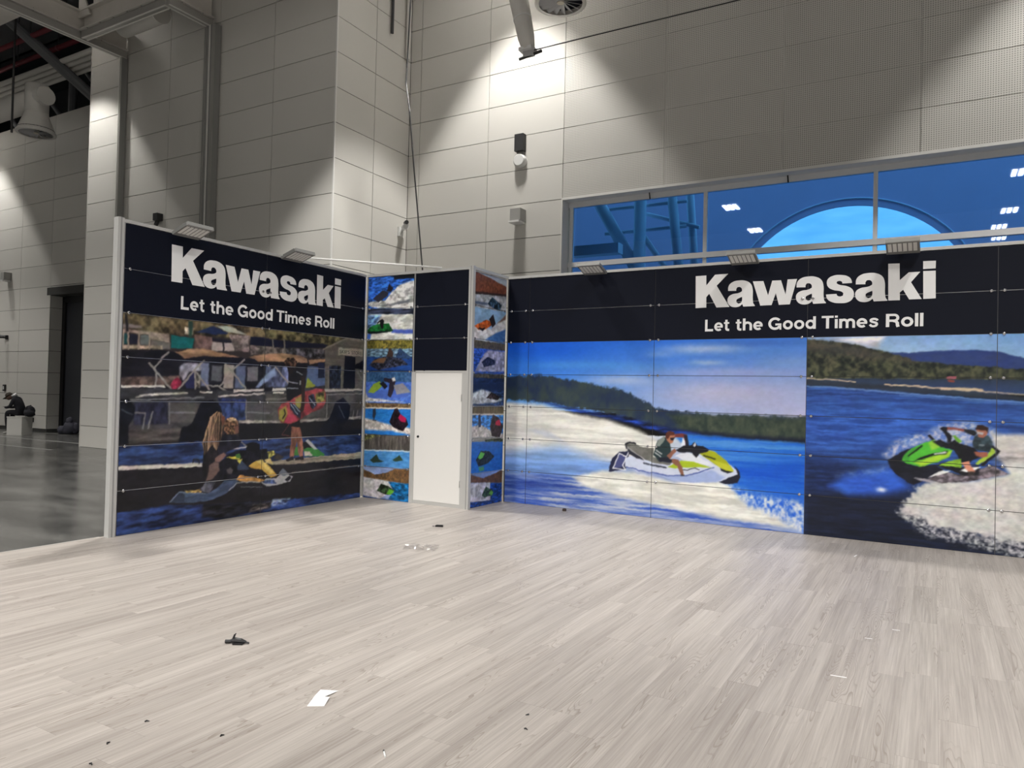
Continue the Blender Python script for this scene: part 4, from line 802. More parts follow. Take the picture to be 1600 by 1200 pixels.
# projecting block: front face y=1.71, return face x=-3.45
wl_ = struct('wall_side', 'projecting pale clad wall block with a white corner trim', 'wall')
MB().box(-12.68, -3.472, 1.732, 4.86, -0.04, 14.2).build('wall_core', M_JOINT, wl_)
clad(wl_, [-12.7, -11.08, -9.18, -7.28, -5.38, -3.45], (0, 1.732), 0, JZ, None, M_CLAD)
clad(wl_, [1.71, 2.98, 4.25], (-3.472, 0), 1, JZ, None, M_CLAD)
MB().box(-3.475, -3.442, 1.704, 1.735, -0.04, 14.2).build('corner_trim', M_TRIM, wl_)
MB().box(-12.71, -12.68, 1.704, 1.75, -0.04, 14.2).build('corner_trim', M_CLAD, wl_)
# far left wall with the doorway
wf = struct('wall_far', 'far pale clad wall with a tall dark doorway', 'wall')
FX, FZ = -17.18, 11.25
fw = MB().box(-30, -19.38, 4.302, 4.86, -0.04, FZ).box(FX, -12.68, 4.302, 4.86, -0.04, FZ).box(-19.38, FX, 4.302, 4.86, 4.82, FZ)
fw.build('wall_core', M_JOINT, wf)
clad(wf, [-29.6, -27.55, -25.5, -23.45, -21.42, -19.38, -17.18, -15.15, -13.1], (0, 4.302), 0, [0.08]+JZ[1:], lambda a, b, z0, z1: abs(a+19.38) < 0.01 and z0 < 4.5, M_CLAD, zmax=FZ)
MB().box(-19.375, FX-0.005, 4.282, 4.302, 4.84, 5.138).build('panel', M_CLAD, wf)
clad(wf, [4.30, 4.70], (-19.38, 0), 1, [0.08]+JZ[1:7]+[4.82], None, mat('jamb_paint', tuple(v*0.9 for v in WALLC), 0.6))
MB().box(-19.6, -19.37, 4.3, 4.84, -0.04, 4.83).build('jamb_core', M_JOINT, wf)
MB().box(-19.6, -16.0, 4.28, 5.6, 4.83, 5.1).build('door_head', M_JOINT, wf)
dr = struct('door_1', 'tall dark door standing in the far doorway', 'door')
M_DOOR = mat('dark_door', (0.025, 0.027, 0.034), 0.5)
MB().box(-19.35, -15.5, 4.76, 4.82, -0.04, 4.83).build('door_leaf', M_DOOR, dr)
MB().box(-19.36, -19.18, 4.70, 4.76, -0.04, 4.72).box(-19.18, -15.5, 4.70, 4.76, 4.62, 4.82).build('door_frame', mat('door_frame_black', (0.01, 0.01, 0.012), 0.5), dr)

# ------------------------------------------------------------------ outside the window
xo = struct('wall_outer', 'blue grey porch wall with a round arch opening outside the window', 'wall')
M_OUT = mat('porch_wall_paint', (0.95, 0.70, 0.88), 0.8, vary=(0.05, 1.5))
AC, AR = (5.52, 4.03), 3.30
N = 40; arc = [(AC[0]+AR*math.cos(math.pi*k/N), AC[1]+AR*math.sin(math.pi*k/N)) for k in range(N+1)]
vs = []; fs = []
for y in (13.0, 13.08):
    for (a, b) in arc: vs.append((a, y, b))
    for (a, b) in arc: vs.append((a, y, 8.9))
n1 = N+1
for k in range(N):
    fs.append((k, k+1, n1+k+1, n1+k)); o2 = 2*n1; fs.append((o2+k+1, o2+k, o2+n1+k, o2+n1+k+1)); fs.append((k+1, k, o2+k, o2+k+1))
mb = MB().add(vs, fs).box(-14, AC[0]-AR, 13.0, 13.08, -2, 8.9).box(AC[0]+AR, 26, 13.0, 13.08, -2, 8.9)
mb.build('porch_wall', M_OUT, xo)
ring = MB().tube([(AC[0]+(AR+0.20)*math.cos(math.pi*k/N), 12.98, AC[1]+(AR+0.20)*math.sin(math.pi*k/N)) for k in range(N+1)], 0.022, 6)
ring.build('arch_trim', mat('arch_trim', (0.95, 0.9, 0.95), 0.5), xo)
gr = MB().box(-40, 50, 4.86, 80, -2.2, -2.0).build('ground', mat('outside_ground', (0.2, 0.2, 0.2), 0.9)); tag(gr, 'grey ground outside the hall window', 'ground', kind='structure')
M_STEEL = mat('outside_steel', (0.8, 0.78, 0.8), 0.6)
tr = thing('steel_truss', 'white tubular steel truss standing outside the hall window', 'truss', (1.53, 7.0, -2.0))
def tt(name, a, b, r): MB().tube([tuple(Vector(a)-Vector((1.53, 7, -2))), tuple(Vector(b)-Vector((1.53, 7, -2)))], r, 12).build(name, M_STEEL, tr, smooth=True)
tt('column', (1.53, 7, -2), (1.53, 7, 9), 0.15)
for a, b, r in (((0.1, 7.0, 7.1), (1.4, 7.0, 4.9), 0.15), ((2.2, 7.2, 7.0), (2.55, 7.2, 4.0), 0.12), ((2.6, 7.4, 7.0), (2.85, 7.4, 4.0), 0.1), ((1.6, 7.1, 5.6), (2.7, 7.2, 4.0), 0.07), ((1.6, 7.3, 6.2), (2.9, 7.3, 5.75), 0.05)):
    tt('brace', a, b, r)
for z in (6.35, 5.75): tt('strut', (0.6, 7.05, z), (2.6, 7.25, z+0.05), 0.045)
be = MB().box(-2.6, 1.3, 6.2, 6.5, 5.08, 5.32).box(-2.6, 1.3, 6.2, 6.5, 4.55, 4.62); be.build('beam', M_STEEL, tr, (-1.53, -7, 2))
# ------------------------------------------------------------------ booth flooring: vinyl planks
def plank_mat():
    m = bpy.data.materials.new('pale_oak_vinyl'); m.use_nodes = True; nt = m.node_tree; b = nt.nodes['Principled BSDF']; L = nt.links
    N = nt.nodes.new
    ge = N('ShaderNodeNewGeometry'); oi = N('ShaderNodeObjectInfo')
    ad = N('ShaderNodeMath'); ad.operation = 'ADD'; L.new(ge.outputs['Random Per Island'], ad.inputs[0]); L.new(oi.outputs['Random'], ad.inputs[1])
    fr = N('ShaderNodeMath'); fr.operation = 'FRACT'; L.new(ad.outputs[0], fr.inputs[0])
    cb = N('ShaderNodeCombineXYZ'); k1 = N('ShaderNodeMath'); k1.operation = 'MULTIPLY'; k1.inputs[1].default_value = 61.0; L.new(fr.outputs[0], k1.inputs[0]); L.new(k1.outputs[0], cb.inputs['Z']); L.new(k1.outputs[0], cb.inputs['Y'])
    va = N('ShaderNodeVectorMath'); va.operation = 'ADD'; L.new(ge.outputs['Position'], va.inputs[0]); L.new(cb.outputs['Vector'], va.inputs[1])
    # fine straight grain
    m1 = N('ShaderNodeMapping'); m1.inputs['Scale'].default_value = (95, 1.5, 1); L.new(va.outputs['Vector'], m1.inputs['Vector'])
    n1 = N('ShaderNodeTexNoise'); n1.inputs['Scale'].default_value = 1.0; n1.inputs['Detail'].default_value = 5; n1.inputs['Roughness'].default_value = 0.65; L.new(m1.outputs['Vector'], n1.inputs['Vector'])
    # broad bands
    m2 = N('ShaderNodeMapping'); m2.inputs['Scale'].default_value = (14, 0.5, 1); L.new(va.outputs['Vector'], m2.inputs['Vector'])
    n2 = N('ShaderNodeTexNoise'); n2.inputs['Scale'].default_value = 1.0; n2.inputs['Detail'].default_value = 3; L.new(m2.outputs['Vector'], n2.inputs['Vector'])
    # cathedral rings
    m3 = N('ShaderNodeMapping'); m3.inputs['Scale'].default_value = (11.0, 0.9, 1); L.new(va.outputs['Vector'], m3.inputs['Vector'])
    n3 = N('ShaderNodeTexNoise'); n3.inputs['Scale'].default_value = 0.8; n3.inputs['Detail'].default_value = 1.5; L.new(m3.outputs['Vector'], n3.inputs['Vector'])
    r1 = N('ShaderNodeMath'); r1.operation = 'MULTIPLY'; r1.inputs[1].default_value = 30.0; L.new(n3.outputs['Fac'], r1.inputs[0])
    r2 = N('ShaderNodeMath'); r2.operation = 'FRACT'; L.new(r1.outputs[0], r2.inputs[0])
    r3 = N('ShaderNodeMapRange'); r3.inputs['From Min'].default_value = 0.0; r3.inputs['From Max'].default_value = 0.35; r3.inputs['To Min'].default_value = 1.0; r3.inputs['To Max'].default_value = 0.0; L.new(r2.outputs[0], r3.inputs['Value'])
    gate = N('ShaderNodeMapRange'); gate.inputs['From Min'].default_value = 0.52; gate.inputs['From Max'].default_value = 0.60; L.new(n3.outputs['Fac'], gate.inputs['Value'])
    rg = N('ShaderNodeMath'); rg.operation = 'MULTIPLY'; L.new(r3.outputs['Result'], rg.inputs[0]); L.new(gate.outputs['Result'], rg.inputs[1])
    ramp = N('ShaderNodeValToRGB'); e = ramp.color_ramp.elements
    e[0].position = 0.34; e[0].color = (0.295, 0.262, 0.24, 1); e[1].position = 0.68; e[1].color = (0.515, 0.474, 0.44, 1)
    mxa = N('ShaderNodeMix'); mxa.inputs['Factor'].default_value = 0.45; L.new(n1.outputs['Fac'], mxa.inputs['A']); L.new(n2.outputs['Fac'], mxa.inputs['B']); L.new(mxa.outputs['Result'], ramp.inputs['Fac'])
    tone = N('ShaderNodeMapRange'); tone.inputs['To Min'].default_value = 0.93; tone.inputs['To Max'].default_value = 1.03; L.new(fr.outputs[0], tone.inputs['Value'])
    sc = N('ShaderNodeVectorMath'); sc.operation = 'SCALE'; L.new(ramp.outputs['Color'], sc.inputs[0]); L.new(tone.outputs['Result'], sc.inputs['Scale'])
    dk = N('ShaderNodeMix'); dk.data_type = 'RGBA'; dk.inputs['B'].default_value = (0.24, 0.205, 0.175, 1); L.new(sc.outputs['Vector'], dk.inputs['A'])
    rk = N('ShaderNodeMath'); rk.operation = 'MULTIPLY'; rk.inputs[1].default_value = 0.85; L.new(rg.outputs[0], rk.inputs[0]); L.new(rk.outputs[0], dk.inputs['Factor'])
    # footprints and dirt
    n4 = N('ShaderNodeTexNoise'); n4.inputs['Scale'].default_value = 1.3; n4.inputs['Detail'].default_value = 9; n4.inputs['Roughness'].default_value = 0.7; L.new(ge.outputs['Position'], n4.inputs['Vector'])
    g4 = N('ShaderNodeMapRange'); g4.inputs['From Min'].default_value = 0.60; g4.inputs['From Max'].default_value = 0.78; g4.inputs['To Max'].default_value = 0.25; L.new(n4.outputs['Fac'], g4.inputs['Value'])
    dd = N('ShaderNodeMix'); dd.data_type = 'RGBA'; dd.inputs['B'].default_value = (0.33, 0.27, 0.22, 1); L.new(dk.outputs['Result'], dd.inputs['A']); L.new(g4.outputs['Result'], dd.inputs['Factor'])
    L.new(dd.outputs['Result'], b.inputs['Base Color'])
    b.inputs['Roughness'].default_value = 0.42; b.inputs['Specular IOR Level'].default_value = 0.4
    bp = N('ShaderNodeBump'); bp.inputs['Strength'].default_value = 0.12; bp.inputs['Distance'].default_value = 0.002; L.new(n1.outputs['Fac'], bp.inputs['Height']); L.new(bp.outputs['Normal'], b.inputs['Normal'])
    return m
M_PLANK = plank_mat()
PW, PL_ = 0.18, 1.25
BX0, BX1, BY0, BY1 = -0.10, 13.0, -13.0, 0.0
bf = struct('floor_booth', 'pale wood plank flooring of the exhibition stand', 'flooring')
MB().box(BX0, BX1, BY0, BY1+0.6, -0.038, -0.004).build('underlay', mat('underlay', (0.22, 0.19, 0.17), 0.9), bf)
MB().box(BX0-0.012, BX0, BY0, -5.12, -0.038, 0.001).build('edge_strip', M_ALU2, bf)
camp = np.array(cam.matrix_world.translation[:2])
planks = []
nc = int((BX1-BX0)/PW)+1
for i in range(nc):
    x0 = BX0+i*PW; off = rnd.random()*PL_
    y = BY1-off
    ys = [BY1]
    while ys[-1] > BY0: ys.append(max(BY0, (y if len(ys) == 1 else ys[-1]-PL_)))
    for a, b_ in zip(ys[1:], ys[:-1]):
        if b_-a > 0.03: planks.append((x0, min(x0+PW, BX1), a, b_))
Mi = cam.matrix_world.inverted()
def in_view(p):
    q = Mi @ Vector(((p[0]+p[1])/2, (p[2]+p[3])/2, 0))
    if q.z > -0.5: return -1
    u, v = q.x/-q.z*1139.56, q.y/-q.z*1139.56
    return (1/(q.z*q.z)) if abs(u) < 815 and abs(v) < 640 else -1
order = sorted(planks, key=lambda p: -in_view(p)); near = [p for p in order[:300] if in_view(p) > 0]; rest = [p for p in planks if p not in set(near)]
pc = {}
for x0, x1, y0, y1 in near:
    key = (round(x1-x0, 3), round(y1-y0, 3))
    if key not in pc: pc[key] = MB().box(-key[0]/2+0.0003, key[0]/2-0.0003, -key[1]/2+0.0003, key[1]/2-0.0003, -0.004, 0).mesh('plank', M_PLANK)
    obj('plank', pc[key], bf, ((x0+x1)/2, (y0+y1)/2, rnd.uniform(-0.0002, 0.0002)))
mb = MB()
for x0, x1, y0, y1 in rest: mb.box(x0+0.0003, x1-0.0003, y0+0.0003, y1-0.0003, -0.004, 0)
tag(mb.build('plank_field', M_PLANK, bf), kind='stuff')

# ------------------------------------------------------------------ lettering
def letters(root, name, origin_u, m=M_LETTER, y=-PT-0.0006, t=0.0008):
    """the heavy brand wordmark, cut from the traced outlines"""
    cu = bpy.data.curves.new(name, 'CURVE'); cu.dimensions = '2D'; cu.fill_mode = 'BOTH'; cu.extrude = t/2
    base = {}
    def put(k, dx=0.0):
        for c in WORDMARK[k]:
            n = len(c); P = [(a+dx+origin_u, z-0.0102*(a+0*dx-4.95)+0.022) for a, z in c]
            curved = k in 'as'
            sp = cu.splines.new('BEZIER' if curved else 'POLY')
            if curved:
                sp.bezier_points.add(n-1)
                for bp_, (a, z) in zip(sp.bezier_points, P): bp_.co = (a, z, 0)
                for i, bp_ in enumerate(sp.bezier_points):
                    p0, p1, p2 = Vector(P[i-1]), Vector(P[i]), Vector(P[(i+1) % n]); ang = (p1-p0).angle(p2-p1)
                    bp_.handle_left_type = bp_.handle_right_type = 'VECTOR' if ang > 0.95 else 'AUTO'
                sp.resolution_u = 5
            else:
                sp.points.add(n-1)
                for q, (a, z) in zip(sp.points, P): q.co = (a, z, 0, 1)
            sp.use_cyclic_u = True
    put('K'); put('a'); put('w'); put('a', 0.858); put('s'); put('a', 1.541); put('k'); put('i'); put('j')
    return curve_mesh(cu, name, root, m, y)
def curve_mesh(cu, name, root, m, y):
    tmp = bpy.data.objects.new('tmp', cu); col.objects.link(tmp)
    bpy.context.view_layer.update()
    dg = bpy.context.evaluated_depsgraph_get()
    me = bpy.data.meshes.new_from_object(tmp.evaluated_get(dg)); me.name = name
    bpy.data.objects.remove(tmp)
    # stand the flat lettering up: (a, z, n) -> (a, y-n, z)
    n = len(me.vertices); co = np.zeros(n*3, np.float32); me.vertices.foreach_get('co', co); co = co.reshape(-1, 3)
    c2 = np.stack([co[:, 0], y-co[:, 2], co[:, 1]], 1); me.vertices.foreach_set('co', c2.ravel().astype(np.float32)); me.update()
    me.materials.clear(); me.materials.append(m)
    return obj(name, me, root)
def arc(cx, cy, rx, ry, a0, a1, n=14):
    return [(cx+rx*math.cos(math.radians(a0+(a1-a0)*i/n)), cy+ry*math.sin(math.radians(a0+(a1-a0)*i/n))) for i in range(n+1)]
# bold grotesque letters as strokes: (points, stroke width); cap height 1, x-height 0.74
GLYPH = {
 'L': (0.70, [([(.11, 1), (.11, .09), (.68, .09)], .20)]),
 'e': (0.72, [(arc(.36, .37, .265, .28, 0, 312, 22), .185), ([(.12, .36), (.70, .36)], .14)]),
 't': (0.46, [([(.20, .94), (.20, .20), (.235, .125), (.31, .085), (.44, .085)], .19), ([(.0, .67), (.43, .67)], .145)]),
 'h': (0.72, [([(.11, 1), (.11, 0)], .20), ([(.11, .36)] + arc(.36, .41, .255, .24, 170, 0, 10) + [(.615, 0)], .19)]),
 'G': (1.00, [(arc(.50, .50, .40, .415, 38, 330, 26), .20), ([(.52, .43), (.97, .43)], .16), ([(.90, .43), (.90, .0)], .14)]),
 'o': (0.74, [(arc(.37, .37, .27, .28, 0, 360, 28), .19)]),
 'd': (0.75, [(arc(.36, .37, .26, .28, 0, 360, 28), .185), ([(.64, 1), (.64, 0)], .20)]),
 'T': (0.82, [([(0, .915), (.82, .915)], .17), ([(.41, .95), (.41, 0)], .21)]),
 'i': (0.22, [([(.11, .73), (.11, 0)], .20), ([(.11, 1), (.11, .84)], .20)]),
 'm': (1.10, [([(.11, .73), (.11, 0)], .20), ([(.11, .38)] + arc(.33, .43, .22, .22, 165, 0, 9) + [(.55, 0)], .185), ([(.55, .38)] + arc(.77, .43, .22, .22, 165, 0, 9) + [(.99, 0)], .185)]),
 's': (0.66, [([(.575, .52), (.53, .60), (.44, .645), (.33, .655), (.21, .63), (.145, .565), (.15, .49), (.22, .435), (.33, .40), (.44, .365), (.52, .31), (.535, .22), (.48, .135), (.37, .09), (.26, .09), (.16, .13), (.085, .23)], .165)]),
 'R': (0.84, [([(.11, 1), (.11, 0)], .21), ([(.11, .915), (.50, .915)] + arc(.50, .695, .225, .22, 80, -80, 10) + [(.50, .475), (.11, .475)], .175), ([(.46, .47), (.62, .42), (.695, .30), (.71, .12), (.75, .0)], .20)]),
 'l': (0.22, [([(.11, 1), (.11, 0)], .20)]),
}
def stroke(pts, w):
    """ribbon with mitred corners"""
    P = [Vector(p) for p in pts]; n = len(P); closed = (P[0]-P[-1]).length < 1e-4
    L_ = []; R_ = []
    for i in range(n):
        a = P[i]-P[i-1] if i > 0 else (P[0]-P[-2] if closed else P[1]-P[0]); b = P[i+1]-P[i] if i < n-1 else (P[1]-P[0] if closed else P[-1]-P[-2])
        a = a.normalized(); b = b.normalized(); na = Vector((-a.y, a.x)); nb = Vector((-b.y, b.x)); m_ = (na+nb).normalized(); k = w/2/max(0.45, m_.dot(na))
        L_.append(P[i]+m_*k); R_.append(P[i]-m_*k)
    return L_ + R_, [(i, i+n, i+n+1, i+1) for i in range(n-1)]
def words(root, name, items, z, cap, m=M_LETTER, y=-PT-0.0006, t=0.0008):
    """each word fitted between two positions along the wall"""
    V = []; F = []; lay = 0
    for body, u0, u1 in items:
        total = sum(GLYPH[c][0] for c in body) + 0.075*(len(body)-1); sx = (u1-u0)/total; pen = 0
        for c in body:
            for pts, w in GLYPH[c][1]:
                vs, fs = stroke(pts, w); k = len(V); lay += 1
                V += [(u0+(pen+p.x)*sx, y-t/2-(lay % 5)*0.00003, z+p.y*cap) for p in vs]; F += [tuple(i+k for i in f) for f in fs]
            pen += GLYPH[c][0]+0.075
    me = bpy.data.meshes.new(name); me.from_pydata(V, [], F); me.update(); me.materials.append(m)
    return obj(name, me, root)
def font_words(root, name, items, z, cap, m, y=-PT-0.0006):
    V = []; F = []
    for body, u0, u1 in items:
        cu = bpy.data.curves.new('word', 'FONT'); cu.body = body
        tmp = bpy.data.objects.new('tmp', cu); col.objects.link(tmp); bpy.context.view_layer.update()
        me = bpy.data.meshes.new_from_object(tmp.evaluated_get(bpy.context.evaluated_depsgraph_get())); bpy.data.objects.remove(tmp)
        co = np.zeros(len(me.vertices)*3, np.float32); me.vertices.foreach_get('co', co); co = co.reshape(-1, 3)
        lo, hi = co[:, 0].min(), co[:, 0].max(); k = len(V)
        V += [(u0+(a-lo)*(u1-u0)/(hi-lo), y, z+b_*cap/0.7) for a, b_, c in co]; F += [tuple(i+k for i in p.vertices) for p in me.polygons]
        bpy.data.meshes.remove(me)
    me = bpy.data.meshes.new(name); me.from_pydata(V, [], F); me.update(); me.materials.append(m)
    return obj(name, me, root)
TAG = [('Let', 5.090, 5.417), ('the', 5.497, 5.843), ('Good', 5.911, 6.485), ('Times', 6.550, 7.189), ('Roll', 7.264, 7.659)]

# ------------------------------------------------------------------ display walls
bolt_me = MB().tube([(0, 0, 0), (0, -0.012, 0), (0, -0.016, 0)], [0.017, 0.017, 0.010], 10).mesh('bolt', M_BOLT)
def kit(root, cols, m_rail=M_ALU, m_head=M_ALU):
    """frame of a board wall: posts behind the column joints, rails behind the row joints, pairs of bolts"""
    x0, x1 = cols[0], cols[-1]
    for i, x in enumerate(cols):
        MB().box(x-0.02, x+0.02, 0.001, 0.045, 0.0, H+0.005).build('post', m_rail, root)
    for k in range(0, 8):
        z = ROWS[k]
        if 0 < k < 7: MB().box(x0+0.02, x1-0.02, 0.0015, 0.02, z-0.014, z+0.014).build('rail', m_head if k > 5 else m_rail, root)
    for a, b in zip(cols[:-1], cols[1:]):
        MB().box(a-0.02 if a == x0 else a, b+0.02 if b == x1 else b, -0.012, 0.05, H+0.003, H+0.036).build('top_rail', M_ALU2, root)
        MB().box(a+0.01, b-0.01, 0.015, 0.05, H+0.037, H+0.046).build('top_cap', M_ALU2, root)
    MB().box(x0, x1, 0.046, 0.052, 0.02, H).build('back_sheet', mat('back_sheet', (0.25, 0.25, 0.25), 0.8), root)
    for k in range(1, 7):
        for i, x in enumerate(cols):
            for s in (-1, 1):
                if (i == 0 and s < 0) or (i == len(cols)-1 and s > 0): continue
                obj('bolt', bolt_me, root, (x+s*0.062, -PT, ROWS[k]))
def floodlight(u, wall_root, name_loc, rz, label, tilt=0.32):
    """square led flood on a short arm; local -y is away from the wall"""
    t = thing('floodlight', label, 'floodlight', name_loc, rz, 'floodlights clamped along the display walls')
    M_H = mat('flood_housing', (0.16, 0.16, 0.155), 0.5); M_C = mat('flood_cell', (0.66, 0.65, 0.62), 0.35)
    R = Matrix.Rotation(-tilt, 4, 'X')
    MB().box(-0.03, 0.03, -0.02, 0.06, 0.0, 0.025).box(-0.012, 0.012, -0.12, -0.02, -0.06, 0.02).build('arm', M_ALU2, t)
    o = Vector((0, -0.07, -0.075))
    def bx(mb, *b): return mb.box(*b, M=Matrix.Translation(o) @ R)
    bx(MB(), -0.175, 0.175, -0.27, 0.0, 0.0, 0.035).build('housing', M_H, t)
    m2 = MB()
    bx(m2, -0.175, 0.175, -0.295, -0.27, -0.004, 0.04).build('front_rim', mat('flood_rim', (0.3, 0.3, 0.29), 0.5), t)
    for i in range(6):
        a = -0.155+i*0.0525
        bx(MB(), a, a+0.040, -0.25, -0.065, -0.004, 0.001).build('led_cell', M_C, t)
    for i in range(7):
        a = -0.15+i*0.05
        bx(MB(), a-0.003, a+0.003, -0.24, -0.02, 0.035, 0.06).build('fin', M_H, t)
    return t
# left display wall (faces +x)
wa = thing('display_wall', 'display wall with a marina photo mural under a black header', 'display wall', (0.0, -5.0, 0.0), math.pi/2)
ca = [0.0, 1.985, 3.94]
for i in range(2):
    for k in range(7): panel(wa, ca[i], ca[i+1], ROWS[k], ROWS[k+1], CV['A'] if k < 5 else None, PAINT['A'])
kit(wa, ca)
MB().box(-0.095, -0.022, -0.02, 0.06, 0.0, H+0.05).build('end_post', M_ALU2, wa)
MB().box(-0.066, -0.050, -0.024, -0.02, 0.0, H+0.05).build('post_groove', mat('groove', (0.3, 0.3, 0.3), 0.5), wa)
letters(wa, 'wordmark', -4.383); words(wa, 'tagline', [(b, p-4.383, q-4.383) for b, p, q in TAG], 2.588, 0.157)
font_words(wa, 'shop_sign', [("SKIP'S", 3.405, 3.62), ('STORE', 3.665, 3.885)], 2.232, 0.052, mat('sign_print', (0.028, 0.028, 0.032), 0.5))
# right display wall (faces -y)
wr = thing('display_wall', 'long display wall with two jet ski photo murals under a black header', 'display wall', (0.0, 0.0, 0.0))
cb_ = [2.01, 2.384, 4.384, 6.384, 8.384, 10.384]
for i in range(5):
    for k in range(7):
        cv = None if k >= 5 else CV['B'] if i < 3 else CV['G']
        panel(wr, cb_[i], cb_[i+1], ROWS[k], ROWS[k+1], cv, PAINT['B'] if i < 3 else PAINT['G'])
kit(wr, cb_, M_RAILD, M_ALU)  # joints dimmed by colour; header rail left bright as if catching window light
letters(wr, 'wordmark', 0.0); words(wr, 'tagline', TAG, 2.580, 0.157)
# closet tower in the corner
cl = thing('display_closet', 'corner storage tower with stacked jet ski photos and a white door', 'closet', (0.0, -1.0, 0.0))
for k in range(7): panel(cl, 0.02, 0.925, ROWS[k], ROWS[k+1], CV['C'], PAINT['C'])
for k in range(4, 7): panel(cl, 0.955, 1.925, ROWS[k] if k > 4 else 1.995, ROWS[k+1])
for k in range(7): panel(cl, 0.045, 0.985, ROWS[k], ROWS[k+1], CV['E'], PAINT['E'], (1.965, 0.0, 0.0), math.pi/2)
for a, b in ((-0.012, 0.012), (0.928, 0.955)): MB().box(a, b, -0.004 if a > 0 else 0.0, 0.05, 0.0, H+0.04).build('post', M_ALU, cl)
MB().box(0.926, 1.0, -0.012, 0.04, 0.0, 1.975).build('post', M_ALU2, cl)
MB().box(1.93, 2.005, -0.02, 0.042, 0.0, H+0.055).build('post', M_ALU2, cl)
MB().box(1.962, 1.972, -0.024, -0.02, 0.0, H+0.05).build('post_groove', MATS['groove'], cl)
MB().box(0.0, 1.93, -0.01, 0.05, H+0.005, H+0.045).build('top_rail', M_ALU2, cl)
MB().box(1.962, 2.0, 0.042, 1.0, H+0.005, H+0.045).build('top_rail', M_ALU2, cl)
MB().box(1.93, 1.958, 0.05, 0.98, 0.0, H).box(0.02, 1.93, 0.052, 0.056, 2.0, H).box(0.02, 0.93, 0.052, 0.056, 0.0, 2.0).build('back_sheet', MATS['back_sheet'], cl)
for k in range(1, 7):
    for x in ((0.06, 0.885) if k not in () else ()): obj('bolt', bolt_me, cl, (x, -PT, ROWS[k]))
    if k >= 5:
        for x in (1.01, 1.87): obj('bolt', bolt_me, cl, (x, -PT, ROWS[k]))
    for y in (0.10, 0.93): obj('bolt', bolt_me, cl, (1.965+PT, y, ROWS[k]), math.pi/2)
    if 0 < k < 7:
        MB().box(0.02, 0.925, 0.0015, 0.02, ROWS[k]-0.014, ROWS[k]+0.014).build('rail', M_ALU, cl)
        MB().box(0.045, 0.985, 0.0015, 0.02, ROWS[k]-0.014, ROWS[k]+0.014).build('rail', M_ALU, cl, (1.965, 0, 0), rz=math.pi/2)
        if k >= 5: MB().box(0.955, 1.925, 0.0015, 0.02, ROWS[k]-0.014, ROWS[k]+0.014).build('rail', M_ALU, cl)
fm = MB().box(1.0, 1.93, -0.01, 0.04, 1.965, 1.992).box(1.845, 1.928, -0.008, 0.04, 0.0, 1.965).box(1.0, 1.845, -0.006, 0.04, 0.0, 0.05)
fm.build('door_frame', M_ALU2, cl)
dl = MB().box(1.003, 1.842, -0.004, 0.03, 0.053, 1.962).build('door', mat('white_laminate', (0.78, 0.77, 0.75), 0.4), cl)
MB().tube([(1.075, -0.004, 1.005), (1.075, -0.022, 1.005), (1.075, -0.026, 1.005)], [0.017, 0.017, 0.01], 12).build('lock', M_GAP, dl)
for z in (0.35, 1.6): MB().box(1.838, 1.85, -0.016, -0.004, z-0.05, z+0.05).build('hinge', M_ALU, dl)
# brace across the corner
br = MB().tube([(0.02, -2.36, H+0.075), (1.42, -0.98, H+0.062)], 0.014, 10)
tag(br.build('brace_rod', mat('white_rod', (0.8, 0.8, 0.79), 0.4), smooth=True), 'thin white brace rod from the marina mural wall to corner tower', 'rod')
# floodlights
for y, w in ((-4.3, 'on the marina mural wall near its free end post'), (-2.66, 'on the marina mural wall beside the white brace rod')):
    floodlight(0, wa, (0.0, y, H+0.047), math.pi/2, 'grey led floodlight ' + w)
for x, w in ((3.50, 'on the jet ski mural wall next to the corner tower'), (5.62, 'above the first letters on the jet ski mural wall'), (7.44, 'above the last letters on the jet ski mural wall')):
    floodlight(0, wr, (x, 0.0, H+0.047), 0, 'grey led floodlight ' + w)

# ------------------------------------------------------------------ litter on the booth floor
pp = thing('paper_sheet', 'torn white paper slip lying folded on the plank floor', 'paper', (4.95, -6.88, 0.0))
M_PAPER = mat('white_paper', (0.82, 0.82, 0.83), 0.7)
def sheet(pts, zs, name, t=0.0006):
    n = len(pts); o = Vector((4.95, -6.88))
    vs = [(a-o.x, b-o.y, z) for (a, b), z in zip(pts, zs)] + [(a-o.x, b-o.y, z+t) for (a, b), z in zip(pts, zs)]
    fs = [tuple(range(n-1, -1, -1)), tuple(range(n, 2*n))] + [(i, (i+1) % n, (i+1) % n+n, i+n) for i in range(n)]
    MB().add(vs, fs).build(name, M_PAPER, pp)
sheet([(4.962, -6.995), (5.035, -6.945), (4.995, -6.865), (4.905, -6.885)], [0.001, 0.001, 0.012, 0.004], 'lower_half')
sheet([(4.905, -6.885), (4.962, -6.872), (4.958, -6.755), (4.865, -6.80)], [0.004, 0.008, 0.001, 0.001], 'upper_half')
bc = thing('cable_connector', 'black plastic cable connector lying alone on the plank floor', 'connector', (3.88, -6.56, 0.0), 0.55)
M_BP = mat('black_plastic', (0.012, 0.012, 0.014), 0.4)
MB().tube([(-0.07, 0, 0.014), (-0.035, 0, 0.014)], 0.012, 8).build('plug', M_BP, bc)
MB().tube([(-0.038, 0, 0.016), (-0.01, 0.005, 0.02), (0.03, 0, 0.018), (0.065, -0.005, 0.013)], [0.01, 0.02, 0.018, 0.008], 8).build('body', M_BP, bc)
MB().tube([(-0.02, 0.0, 0.03), (-0.012, 0.004, 0.055), (-0.002, 0.0, 0.066)], [0.008, 0.006, 0.003], 6).build('clip', M_BP, bc)
MB().tube([(0.06, -0.004, 0.012), (0.085, -0.01, 0.008)], 0.006, 6).build('tip', M_BP, bc)
